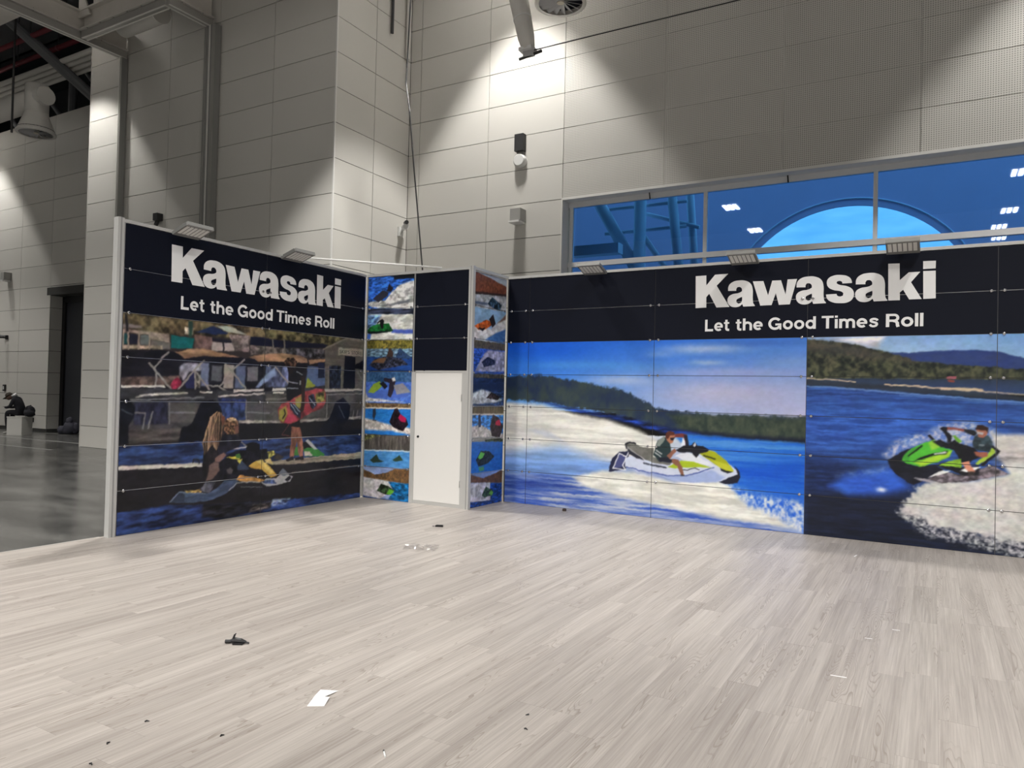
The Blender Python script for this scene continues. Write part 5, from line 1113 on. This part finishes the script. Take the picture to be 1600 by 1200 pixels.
MB().box(-0.015, 0.05, -0.03, -0.018, 0.0, 0.012).build('latch', M_BP, bc)
kn = thing('pocket_clip', 'small black and steel clip lying near the corner tower', 'clip', (2.44, -2.38, 0.0), 0.45)
MB().box(-0.01, 0.085, -0.014, 0.014, 0.0, 0.02).box(0.0, 0.08, -0.011, 0.011, 0.02, 0.025).build('body', M_BP, kn)
MB().box(-0.05, -0.008, -0.006, 0.006, 0.004, 0.012).build('blade', M_BOLT, kn); MB().box(-0.05, -0.03, 0.008, 0.014, 0.0, 0.01).build('prong', M_BP, kn)
def clear_plastic():
    m = bpy.data.materials.new('clear_film'); m.use_nodes = True; nt = m.node_tree; nt.nodes.clear(); L = nt.links
    o = nt.nodes.new('ShaderNodeOutputMaterial'); t = nt.nodes.new('ShaderNodeBsdfTransparent'); g = nt.nodes.new('ShaderNodeBsdfGlossy'); mx = nt.nodes.new('ShaderNodeMixShader')
    t.inputs['Color'].default_value = (0.97, 0.97, 0.97, 1); g.inputs['Roughness'].default_value = 0.15; mx.inputs['Fac'].default_value = 0.10
    L.new(t.outputs['BSDF'], mx.inputs[1]); L.new(g.outputs['BSDF'], mx.inputs[2]); L.new(mx.outputs['Shader'], o.inputs['Surface'])
    return m
rs = np.random.RandomState(4); g = 12; vs = []; fs = []
for i in range(g+1):
    for j in range(g+1):
        a, b_ = (i/g-0.5), (j/g-0.5); e = max(abs(a), abs(b_))*2
        vs.append((a*0.36+rs.uniform(-.012, .012), b_*0.26+rs.uniform(-.012, .012), 0.004+max(0, rs.uniform(-.01, .035))*(1.2-0.5*e)))
for i in range(g):
    for j in range(g): k = i*(g+1)+j; fs.append((k, k+g+1, k+g+2, k+1))
film = MB().add(vs, fs).build('plastic_film', clear_plastic(), None, (3.06, -3.52, 0.0), rz=0.5)
tag(film, 'crumpled piece of clear plastic film on the plank floor', 'plastic film')
st = thing('paper_stick', 'short white paper stick with a dark tip on the floor', 'stick', (5.63, -7.17, 0.0), -0.75)
MB().tube([(-0.018, 0, 0.004), (0.03, 0, 0.004)], 0.0038, 8).build('shaft', M_PAPER, st); MB().tube([(-0.032, 0, 0.004), (-0.018, 0, 0.004)], 0.0042, 8).build('tip', M_BP, st)
nb = MB().tube([(0, 0, 0), (0, 0, 0.03), (0, 0, 0.035)], [0.03, 0.03, 0.018], 10).build('floor_stud', mat('brown_rubber', (0.05, 0.035, 0.03), 0.5), None, (3.16, -0.23, 0.0))
tag(nb, 'small brown round stud on the floor before the jet ski mural', 'stud')
for i, (x, y, r_, L_) in enumerate(((7.30, -4.95, 0.1, 0.09), (7.56, -3.72, 0.1, 0.05), (7.40, -4.05, 0.2, 0.05), (7.06, -1.03, 1.45, 0.12))):
    o = MB().box(-L_/2, L_/2, -0.006, 0.006, 0.0005, 0.0012).build('tape_scrap', M_PAPER, None, (x, y, 0), rz=r_)
    tag(o, 'thin white tape scrap stuck to the plank floor', 'tape', 'tape scraps on the plank floor')
for i, (x, y) in enumerate(((4.44, -7.55), (4.50, -7.78), (4.62, -7.93), (4.87, -7.45), (6.05, -6.6), (5.98, -6.45))):
    o = MB().tube([(-0.008, 0, 0.003), (0.0, 0.004, 0.005), (0.012, -0.003, 0.003)], [0.003, 0.004, 0.002], 6).build('dirt_crumb', M_BP, None, (x, y, 0), rz=rnd.uniform(0, 6))
    tag(o, 'tiny dark dirt crumb lying on the plank floor', 'crumb', 'dirt crumbs on the plank floor')
# ------------------------------------------------------------------ things on the hall walls
M_WHITE = mat('white_plastic', (0.7, 0.7, 0.69), 0.4); M_GREY = mat('grey_plastic', (0.34, 0.335, 0.32), 0.5); M_DARK = mat('dark_metal', (0.03, 0.03, 0.032), 0.5)
bl = thing('wall_beacon', 'black wall box with a white round sounder below it', 'beacon', (-0.26, 4.25, 7.0))
MB().box(-0.11, 0.11, -0.14, 0, 0.08, 0.46).build('box', M_DARK, bl); MB().box(-0.06, 0.08, -0.06, 0, -0.02, 0.08).build('bracket', M_GREY, bl)
MB().tube([(0, 0, -0.12), (0, -0.10, -0.12), (0, -0.13, -0.12)], [0.15, 0.15, 0.12], 24).build('sounder', M_WHITE, bl)
wlp = thing('wall_lamp', 'grey boxed wall lamp low on the plain back wall', 'wall lamp', (-0.24, 4.25, 5.55))
MB().box(-0.13, 0.13, -0.26, 0, -0.05, 0.22).build('box', M_GREY, wlp); MB().box(-0.15, 0.12, -0.30, -0.01, -0.09, -0.05).build('diffuser', M_WHITE, wlp)
cm = thing('security_camera', 'white security camera on the return wall of the block', 'camera', (-3.45, 4.0, 5.55))
MB().box(0.0, 0.05, -0.1, 0.06, -0.12, 0.1).build('base', M_WHITE, cm); MB().tube([(0.05, 0, 0.0), (0.2, -0.1, 0.06)], 0.03, 8).build('arm', M_WHITE, cm)
MB().tube([(0.1, 0.04, 0.10), (0.34, -0.2, 0.06)], 0.07, 10).build('body', M_WHITE, cm); MB().tube([(0.2, -0.05, 0.18), (0.4, -0.25, 0.14)], 0.05, 8).build('hood', M_DARK, cm)
c2 = thing('security_camera', 'small black camera on the front of the wall block', 'camera', (-9.38, 1.71, 5.93))
MB().box(-0.09, 0.09, -0.16, 0, -0.04, 0.14).build('body', M_DARK, c2); MB().tube([(0, -0.08, -0.04), (-0.02, -0.12, -0.16)], 0.05, 8).build('lens', M_DARK, c2)
w3 = thing('wall_lamp', 'grey boxed wall lamp high on the far wall by the doorway', 'wall lamp', (-22.2, 4.28, 5.55))
MB().box(-0.13, 0.13, -0.26, 0, -0.05, 0.24).build('box', M_GREY, w3); MB().box(-0.15, 0.12, -0.30, -0.01, -0.09, -0.05).build('diffuser', M_WHITE, w3)
c3 = thing('security_camera', 'small dark camera on the far wall', 'camera', (-22.2, 4.28, 3.38))
MB().box(-0.05, 0.05, -0.06, 0, -0.08, 0.08).build('base', M_DARK, c3); MB().tube([(0, -0.05, 0.02), (-0.2, -0.2, 0.02)], 0.06, 8).build('body', M_DARK, c3)
bt = thing('call_point', 'small dark call point on the far wall above the seated person', 'call point', (-22.25, 4.28, 1.5))
MB().box(-0.07, 0.07, -0.06, 0, -0.12, 0.12).build('box', M_DARK, bt); MB().box(-0.035, 0.03, -0.065, -0.06, -0.06, 0.06).build('button', M_WHITE, bt)
so = thing('wall_socket', 'pair of small dark sockets on the far wall beside the white box', 'socket', (-20.25, 4.28, 0.55))
MB().box(-0.07, 0.07, -0.05, 0, -0.02, 0.12).build('socket', M_DARK, so); MB().box(-0.07, 0.07, -0.05, 0, -0.25, -0.10).build('socket', M_DARK, so)

# ------------------------------------------------------------------ ducts, struts, cables
M_DUCT = mat('white_duct', (0.66, 0.645, 0.61), 0.45, vary=(0.04, 3)); M_DUCT2 = mat('duct_blade', (0.45, 0.45, 0.46), 0.5); M_PITCH = mat('duct_inside', (0.012, 0.014, 0.03), 0.8)
def diffuser(label, loc, R, up, flare=True):
    t = thing('air_diffuser', label, 'air vent', loc, 0, 'round air diffusers')
    n = 40; prof = [(R*0.84, 0.0), (R, 0.0), (R*1.0, 0.05), (R*0.93, 0.10)] + ([(R*0.62, 0.55), (R*0.60, 0.62)] if flare else [(R*0.9, 0.5), (R*0.9, 0.62)])
    vs = [(r*math.cos(2*math.pi*k/n), r*math.sin(2*math.pi*k/n), z) for r, z in prof for k in range(n)]
    fs = [(i*n+k, (i+1)*n+k, (i+1)*n+(k+1) % n, i*n+(k+1) % n) for i in range(len(prof)-1) for k in range(n)]
    fs = [tuple(reversed(f)) for f in fs]
    MB().add(vs, fs).build('cone', M_DUCT, t, smooth=True)
    MB().tube([(0, 0, 0.11), (0, 0, 0.13)], R*0.92, 32).build('dark_throat', M_PITCH, t)
    for k in range(16):
        a = 2*math.pi*k/16; Mx = Matrix.Rotation(a, 4, 'Z') @ Matrix.Rotation(0.55, 4, 'X')
        MB().box(R*0.12, R*0.86, -R*0.10, R*0.10, 0.045, 0.053, M=Mx).build('blade', M_DUCT2, t)
    MB().tube([(0, 0, 0.01), (0, 0, 0.09)], R*0.14, 16).build('hub', mat('cream_hub', (0.6, 0.55, 0.45), 0.5), t)
    MB().tube([(0, 0, 0.62), (0, 0, up)], R*(0.60 if flare else 0.9), 24).build('neck', M_DUCT, t, smooth=True)
    return t
diffuser('white air diffuser hanging in front of the perforated wall boards', (1.47, 2.6, 9.20), 0.50, 4.4, False)
d2 = diffuser('white flared air diffuser under a capped duct above the far wall', (-15.75, 1.83, 9.20), 0.53, 1.45, True)
MB().tube([(-9.0, -0.05, 1.0), (0.05, 0.02, 1.08)], 0.31, 24).build('duct_run', M_DUCT, d2, smooth=True); MB().tube([(0.05, 0.02, 1.08), (0.46, 0.02, 1.08)], 0.27, 24).build('end_cap', M_DUCT, d2)
hw = MB().tube([(-16.15, 1.35, 9.15), (-16.15, 1.35, 14.2)], 0.03, 6).build('hanger_rod', M_DARK); tag(hw, 'thin black hanger rod beside the flared diffuser', 'rod')
sp = thing('wall_strut', 'tapered white tubular roof strut ending at the steel cable', 'strut', (1.016, 2.2, 8.24))
MB().tube([(0, 0, 0.0), (-0.06, 0, 0.25), (-0.238, 0, 1.02), (-1.35, 0, 5.9)], [0.125, 0.16, 0.185, 0.2], 20).build('tube', M_DUCT, sp, smooth=True)
MB().tube([(-0.145, 0, 0.61), (-0.152, 0, 0.64)], 0.182, 20).build('collar', M_WHITE, sp)
MB().box(-0.16, 0.12, -0.12, 0.12, -0.03, 0.03).build('foot_bracket', M_WHITE, sp); MB().box(-0.10, 0.12, -0.05, 0.05, -0.13, -0.03).build('clevis', M_DUCT2, sp); MB().tube([(-0.2, 0, -0.14), (0.28, 0, -0.08)], 0.03, 8).build('pin', M_DARK, sp)
cw = MB().tube([(1.12, 2.2, 8.21), (9.0, 2.2, 8.19), (17.98, 2.2, 8.17)], 0.011, 6).build('tie_cable', M_DARK); tag(cw, 'taut dark steel cable running from the strut along the back wall', 'cable')
cb2 = MB().tube([(-2.3, 2.9, 14.2), (-2.32, 2.8, 11.0), (-2.25, 2.6, 8.4), (-2.05, 2.5, 7.7), (-1.9, 2.5, 6.5), (-1.6, 2.5, 4.28), (-1.5, 2.5, 3.0), (-1.45, 2.5, -0.04)], 0.017, 6).build('hanging_cable', M_DARK, None)
tag(cb2, 'black cable hanging slantwise in the corner behind the booth', 'cable')
p1 = MB().tube([(-3.38, 3.44, 10.12), (-3.38, 3.44, 14.2)], 0.035, 8).build('drop_rod', M_DARK); tag(p1, 'dark drop rod on the return wall', 'rod')
p2 = MB().tube([(-3.35, 4.0, 9.72), (-3.35, 4.0, 14.2)], 0.05, 8).build('conduit_pipe', M_DUCT); tag(p2, 'white conduit pipe high in the wall corner', 'pipe')
# ------------------------------------------------------------------ partition tracks, beams and jamb posts
M_TRK = mat('track_metal', (0.38, 0.37, 0.35), 0.4, 0.3); M_STRIP = mat('track_strip', (0.7, 0.69, 0.66), 0.4)
M_BEAM = mat('painted_beam', (0.62, 0.59, 0.55), 0.6, vary=(0.10, 2.5))
TZ = 10.4
def track(label, a, b):
    L_ = (Vector(b)-Vector(a)).length; rz = math.atan2(b[1]-a[1], b[0]-a[0])
    t = thing('partition_track', label, 'track', (a[0], a[1], TZ), rz, 'ceiling tracks of the sliding partition')
    MB().box(0, L_, -0.09, 0.09, 0.0, 0.16).build('channel', M_TRK, t)
    for y in (-0.085, 0.045): MB().box(0, L_, y, y+0.04, -0.012, 0.0).build('lip', M_STRIP, t)
    MB().box(0, L_, -0.14, 0.14, 0.18, 0.22).box(0, L_, -0.02, 0.02, 0.22, 0.66).box(0, L_, -0.14, 0.14, 0.66, 0.70).build('i_beam', M_BEAM, t)
    for i in range(int(L_/0.55)):
        MB().tube([(0.3+i*0.55, -0.11, 0.16), (0.3+i*0.55, -0.11, 0.24)], 0.016, 6).build('hanger_bolt', M_TRK, t)
    return t
track('ceiling track running along the hall to the first jamb post', (-11.07, -12.0), (-11.05, 1.66))
track('ceiling track crossing over between the two parallel tracks', (-10.9, 0.50), (-7.55, 0.50))
track('short ceiling track ending at the second jamb post', (-7.5, 0.45), (-7.5, 1.6))
def jamb(label, x, w, strips):
    t = thing('jamb_post', label, 'post', (x, 1.69, -0.04))
    MB().box(-w/2, w/2, -0.16, 0.0, 0.0, TZ+0.05).build('post', M_DARKP, t)
    for a, b, m in strips: MB().box(a, b, -0.175, -0.16, 0.0, TZ+0.05).build('strip', m, t)
M_DARKP = mat('jamb_dark', (0.26, 0.26, 0.25), 0.5)
jamb('narrow steel partition jamb post on the wall block', -11.03, 0.12, ((-0.05, -0.015, M_STRIP), (0.0, 0.06, M_TRK)))
jamb('wide steel partition jamb post on the wall block', -7.42, 0.40, ((-0.15, -0.11, M_TRK), (-0.02, 0.02, M_STRIP), (0.09, 0.19, M_TRK)))
pp2 = thing('pipe_stub', 'fat white pipe stub under the roof beams', 'pipe', (-8.6, 1.0, 10.75)); MB().tube([(-1.5, 0, 0), (0, 0, 0)], 0.26, 18).build('pipe', M_DUCT, pp2, smooth=True); MB().tube([(0, 0, 0), (0.03, 0, 0)], 0.27, 18).build('end_cap', M_DUCT, pp2)
bmn = thing('roof_beam', 'broad white roof beam above the partition tracks', 'beam', (-11.0, -0.2, 11.4))
MB().box(-9, 9, -0.35, 0.35, 0.0, 0.04).box(-9, 9, -0.03, 0.03, 0.04, 0.7).box(-9, 9, -0.35, 0.35, 0.7, 0.74).build('i_section', M_BEAM, bmn)
for x in (-6, -3, 0, 3): MB().box(x-0.02, x+0.02, -0.33, 0.33, 0.04, 0.7).build('stiffener', M_BEAM, bmn)
gs = MB().prism([(0, 0), (0.5, 0.0), (0.1, 0.75), (0, 0.75)], lambda a, b, t: (a, t, b), -0.02, 0.02).build('gusset_plate', M_BEAM, None, (-11.0, 0.4, 10.9)); tag(gs, 'triangular gusset plate at the track crossing', 'plate')
M_RED = mat('red_sprinkler_pipe', (0.16, 0.025, 0.035), 0.5)
for y, z, r in ((2.19, 12.6, 0.078), (3.03, 12.6, 0.078)):
    o = thing('sprinkler_pipe', 'dark red sprinkler pipe %s under the roof' % ('nearest the partition track' if y < 2.5 else 'above the corrugated tray'), 'pipe', (-29, y, z))
    MB().tube([(0, 0, 0), (16.2 if y > 2.5 else 14.3, 0, 0)], r, 12).build('pipe', M_RED, o, smooth=True)
    for x in (9.5, 12.0, 14.0):
        MB().tube([(x, 0, 0), (x, 0, 2.0)], 0.015, 6).build('hanger', M_DARK, o); MB().tube([(x-0.05, 0, 0), (x+0.05, 0, 0)], r+0.012, 12).build('coupling', M_RED, o)
ct = thing('corrugated_tray', 'pale corrugated tray of pipes under the roof above the far wall', 'tray', (-29, 3.2, 12.0))
for i in range(4): MB().tube([(0, i*0.2-0.3, -0.03*i), (14.2, i*0.2-0.3, -0.03*i)], 0.085, 10).build('pipe', M_DUCT, ct, smooth=True)
ts = thing('roof_truss', 'grey tubular roof truss in the dark roof over the far wall', 'truss', (-19, 5.0, 11.2))
M_TRUSS = mat('truss_grey', (0.16, 0.165, 0.175), 0.6)
MB().tube([(-10, 0, 2.4), (8, 0, 2.4)], 0.16, 12).build('top_chord', M_TRUSS, ts); MB().tube([(-10, 0, 0.05), (8, 0, 0.05)], 0.12, 12).build('bottom_chord', M_TRUSS, ts)
for x in range(-10, 8, 3):
    MB().tube([(x+0.3, 0, 0.1), (x+0.3, 0, 2.4)], 0.15, 10).build('vertical', M_TRUSS, ts); MB().tube([(x+0.5, 0, 2.35), (x+2.9, 0, 0.1)], 0.09, 10).build('diagonal', M_TRUSS, ts)
t3 = thing('roof_truss', 'slanted grey roof tube crossing behind the red sprinkler pipes', 'truss', (-19, 0.5, 11.5))
MB().tube([(1.0, 0.0, 2.6), (3.0, 3.4, -0.6)], 0.17, 12).build('tube', M_TRUSS, t3); MB().tube([(-4, 0.4, 2.3), (3.4, 0.4, 0.9)], 0.1, 10).build('tube', M_TRUSS, t3)
bkr = MB().box(-30, -12.7, 7.2, 7.4, -0.5, 14.4).box(-12.75, -12.6, 4.5, 7.4, -0.5, 14.4).box(-30.1, -29.9, 4.5, 7.4, -0.5, 14.4).box(-30, -12.7, 4.5, 7.3, 14.2, 14.5).build('wall_beyond', mat('roof_void', (0.03, 0.032, 0.036), 0.9)); tag(bkr, 'dark void behind the far wall top', 'wall', kind='structure')

# ------------------------------------------------------------------ high bay lamps
M_HOUS = mat('lamp_housing', (0.2, 0.2, 0.2), 0.5); M_LED = emit('led_bar', (1.0, 0.96, 0.9), 22.0)
def high_bay(x, y, lab, bars=3):
    t = thing('high_bay_lamp', lab, 'lamp', (x, y, LAMP_Z), 0, 'high bay lamps under the roof')
    MB().box(-0.42, 0.42, -0.6, 0.6, 0.0, 0.08).build('housing', M_HOUS, t)
    for i in range(bars): MB().box(-0.36+i*0.27, -0.18+i*0.27, -0.5, 0.5, -0.05, 0.0).build('led_bar', M_LED, t)
    for sx in (-0.4, 0.4): MB().tube([(sx, 0, 0.08), (sx, 0, 2.6)], 0.012, 6).build('hanger', M_DARK, t)
for x, y in [(q[0], q[1]) for q in LAMPS_HALL + LAMPS_WALL + LAMPS_FAR]:
    high_bay(x, y, 'led high bay lamp hanging under the hall roof')

# ------------------------------------------------------------------ seated person, box, bags at the far wall
bxw = thing('plinth_box', 'white box the person sits on by the far wall', 'box', (-18.62, 3.01, -0.04), 0.5)
MB().box(-0.20, 0.30, -0.26, 0.26, 0.0, 0.58).build('body', mat('white_box', (0.6, 0.59, 0.56), 0.6), bxw); MB().box(-0.21, 0.31, -0.27, 0.27, 0.58, 0.61).build('lid', mat('white_box_lid', (0.64, 0.63, 0.6), 0.6), bxw)
def skin_body(name, verts, edges, radii, mats, pick, parent, loc=(0,0,0), rz=0, sub=2):
    me = bpy.data.meshes.new(name); me.from_pydata(verts, edges, []); me.update()
    o = bpy.data.objects.new('tmp', me); col.objects.link(o)
    o.modifiers.new('skin', 'SKIN'); ss = o.modifiers.new('sub', 'SUBSURF'); ss.levels = sub; ss.render_levels = sub
    if not me.skin_vertices: me.attributes.new('skin_vertex', 'FLOAT', 'POINT')
    sv = me.skin_vertices[0].data
    for i, r in enumerate(radii):
        sv[i].radius = r if isinstance(r, tuple) else (r, r); sv[i].use_root = (i == 0)
    bpy.context.view_layer.update()
    m2 = bpy.data.meshes.new_from_object(o.evaluated_get(bpy.context.evaluated_depsgraph_get())); bpy.data.objects.remove(o); m2.name = name
    m2.materials.clear()
    for m in mats: m2.materials.append(m)
    for p in m2.polygons:
        p.material_index = pick(p.center); p.use_smooth = True
    return obj(name, m2, parent, loc, rz)
ps = thing('person', 'person in dark clothes and cap sitting bent over on a white box', 'person', (-18.53, 3.06, -0.04), 0.5)
V = [(0,0,.76), (-.06,0,.95), (-.15,0,1.12), (-.24,0,1.24), (-.33,0,1.27), (-.44,0,1.25), (-.52,0,1.18)]
Ed = [(0,1),(1,2),(2,3),(3,4),(4,5),(5,6)]; Rr = [.15, .15, .155, .09, .06, .10, .07]
for s in (-1, 1):
    k = len(V); V += [(-.17, s*.17, 1.16), (-.24, s*.23, .94), (-.45, s*.12, .90), (-.52, s*.07, .92)]; Ed += [(2,k),(k,k+1),(k+1,k+2),(k+2,k+3)]; Rr += [.075, .055, .045, .035]
    k = len(V); V += [(-.05, s*.10, .74), (-.40, s*.13, .76), (-.40, s*.12, .40), (-.36, s*.12, .09), (-.52, s*.13, .05)]; Ed += [(0,k),(k,k+1),(k+1,k+2),(k+2,k+3),(k+3,k+4)]; Rr += [.11, .085, .065, .045, .045]
M_CLOTH = mat('dark_clothes', (0.012, 0.012, 0.016), 0.9); M_SKIN = mat('skin', (0.12, 0.07, 0.05), 0.6); M_SHOE = mat('pale_shoes', (0.3, 0.3, 0.28), 0.7)
def pick(c):
    if c.z < 0.14: return 2
    if c.x < -0.31 and c.z > 1.1: return 1
    if c.x < -0.46 and 0.85 < c.z < 1.0 and abs(c.y) < 0.13: return 1
    return 0
skin_body('body', V, Ed, Rr, [M_CLOTH, M_SKIN, M_SHOE], pick, ps)
cp = MB()
n = 14; prof = [(0.112, 0.0), (0.108, 0.05), (0.08, 0.095), (0.03, 0.115)]
Mc = Matrix.Translation((-.44, 0, 1.29)) @ Matrix.Rotation(-0.6, 4, 'Y')
vs = [Mc @ Vector((r*math.cos(2*math.pi*k/n), r*math.sin(2*math.pi*k/n), z)) for r, z in prof for k in range(n)]
fs = [(i*n+k, i*n+(k+1) % n, (i+1)*n+(k+1) % n, (i+1)*n+k) for i in range(3) for k in range(n)] + [tuple(3*n+k for k in range(n))]
cp.add(vs, fs).box(-0.2, -0.08, -0.08, 0.08, 0.0, 0.012, M=Mc).build('cap', mat('brown_cap', (0.05, 0.04, 0.03), 0.8), ps)
MB().tube([(-.27, -.12, 1.29), (-.22, -.02, 1.345), (-.27, .12, 1.29)], [.03, .05, .03], 8).build('collar', mat('white_collar', (0.7, 0.7, 0.7), 0.7), ps)
ph = MB().box(-0.62, -0.55, -0.04, 0.04, 0.925, 0.935).build('handset', M_DARK, ps)
def lump(name, label, cat, loc, parts, m, straps=None):
    t = thing(name, label, cat, loc, 0.5)
    for nm, (cx, cy, cz), (rx, ry, rz_), seed in parts:
        r_ = np.random.RandomState(seed); nu, nv = 14, 9; vs = []; fs = []
        for i in range(nv+1):
            th = math.pi*i/nv
            for j in range(nu):
                phi = 2*math.pi*j/nu; q = 1+r_.uniform(-.16, .16)*(0 < i < nv)
                vs.append((cx+rx*q*math.sin(th)*math.cos(phi), cy+ry*q*math.sin(th)*math.sin(phi), max(0.0, cz+rz_*q*math.cos(th))))
        for i in range(nv):
            for j in range(nu): fs.append((i*nu+j, (i+1)*nu+j, (i+1)*nu+(j+1) % nu, i*nu+(j+1) % nu))
        MB().add(vs, fs).build(nm, m, t, smooth=True)
    for s in straps or (): MB().tube(s, 0.02, 6).build('strap', m, t)
    return t
lump('backpack', 'dark backpack leaning behind the seated person on the box', 'bag', (-18.30, 3.19, 0.57), (('body', (0.0, 0, 0.15), (0.17, 0.17, 0.16), 1), ('pocket', (0.02, 0, 0.26), (0.12, 0.12, 0.10), 2)), mat('dark_bag', (0.02, 0.02, 0.026), 0.8), ([(-.1, -.1, .2), (.0, -.14, .34), (.12, -.1, .38)],))
lump('rubbish_bag', 'crumpled dark grey bag standing in the far doorway', 'bag', (-18.15, 4.38, -0.04), (('body', (0.05, 0, 0.2), (0.24, 0.2, 0.24), 3), ('neck', (0.04, 0, 0.45), (0.11, 0.1, 0.14), 5), ('fold', (-0.2, 0, 0.12), (0.16, 0.15, 0.16), 6), ('corner', (0.26, 0, 0.2), (0.12, 0.1, 0.2), 8)), mat('grey_bag', (0.035, 0.035, 0.05), 0.8))
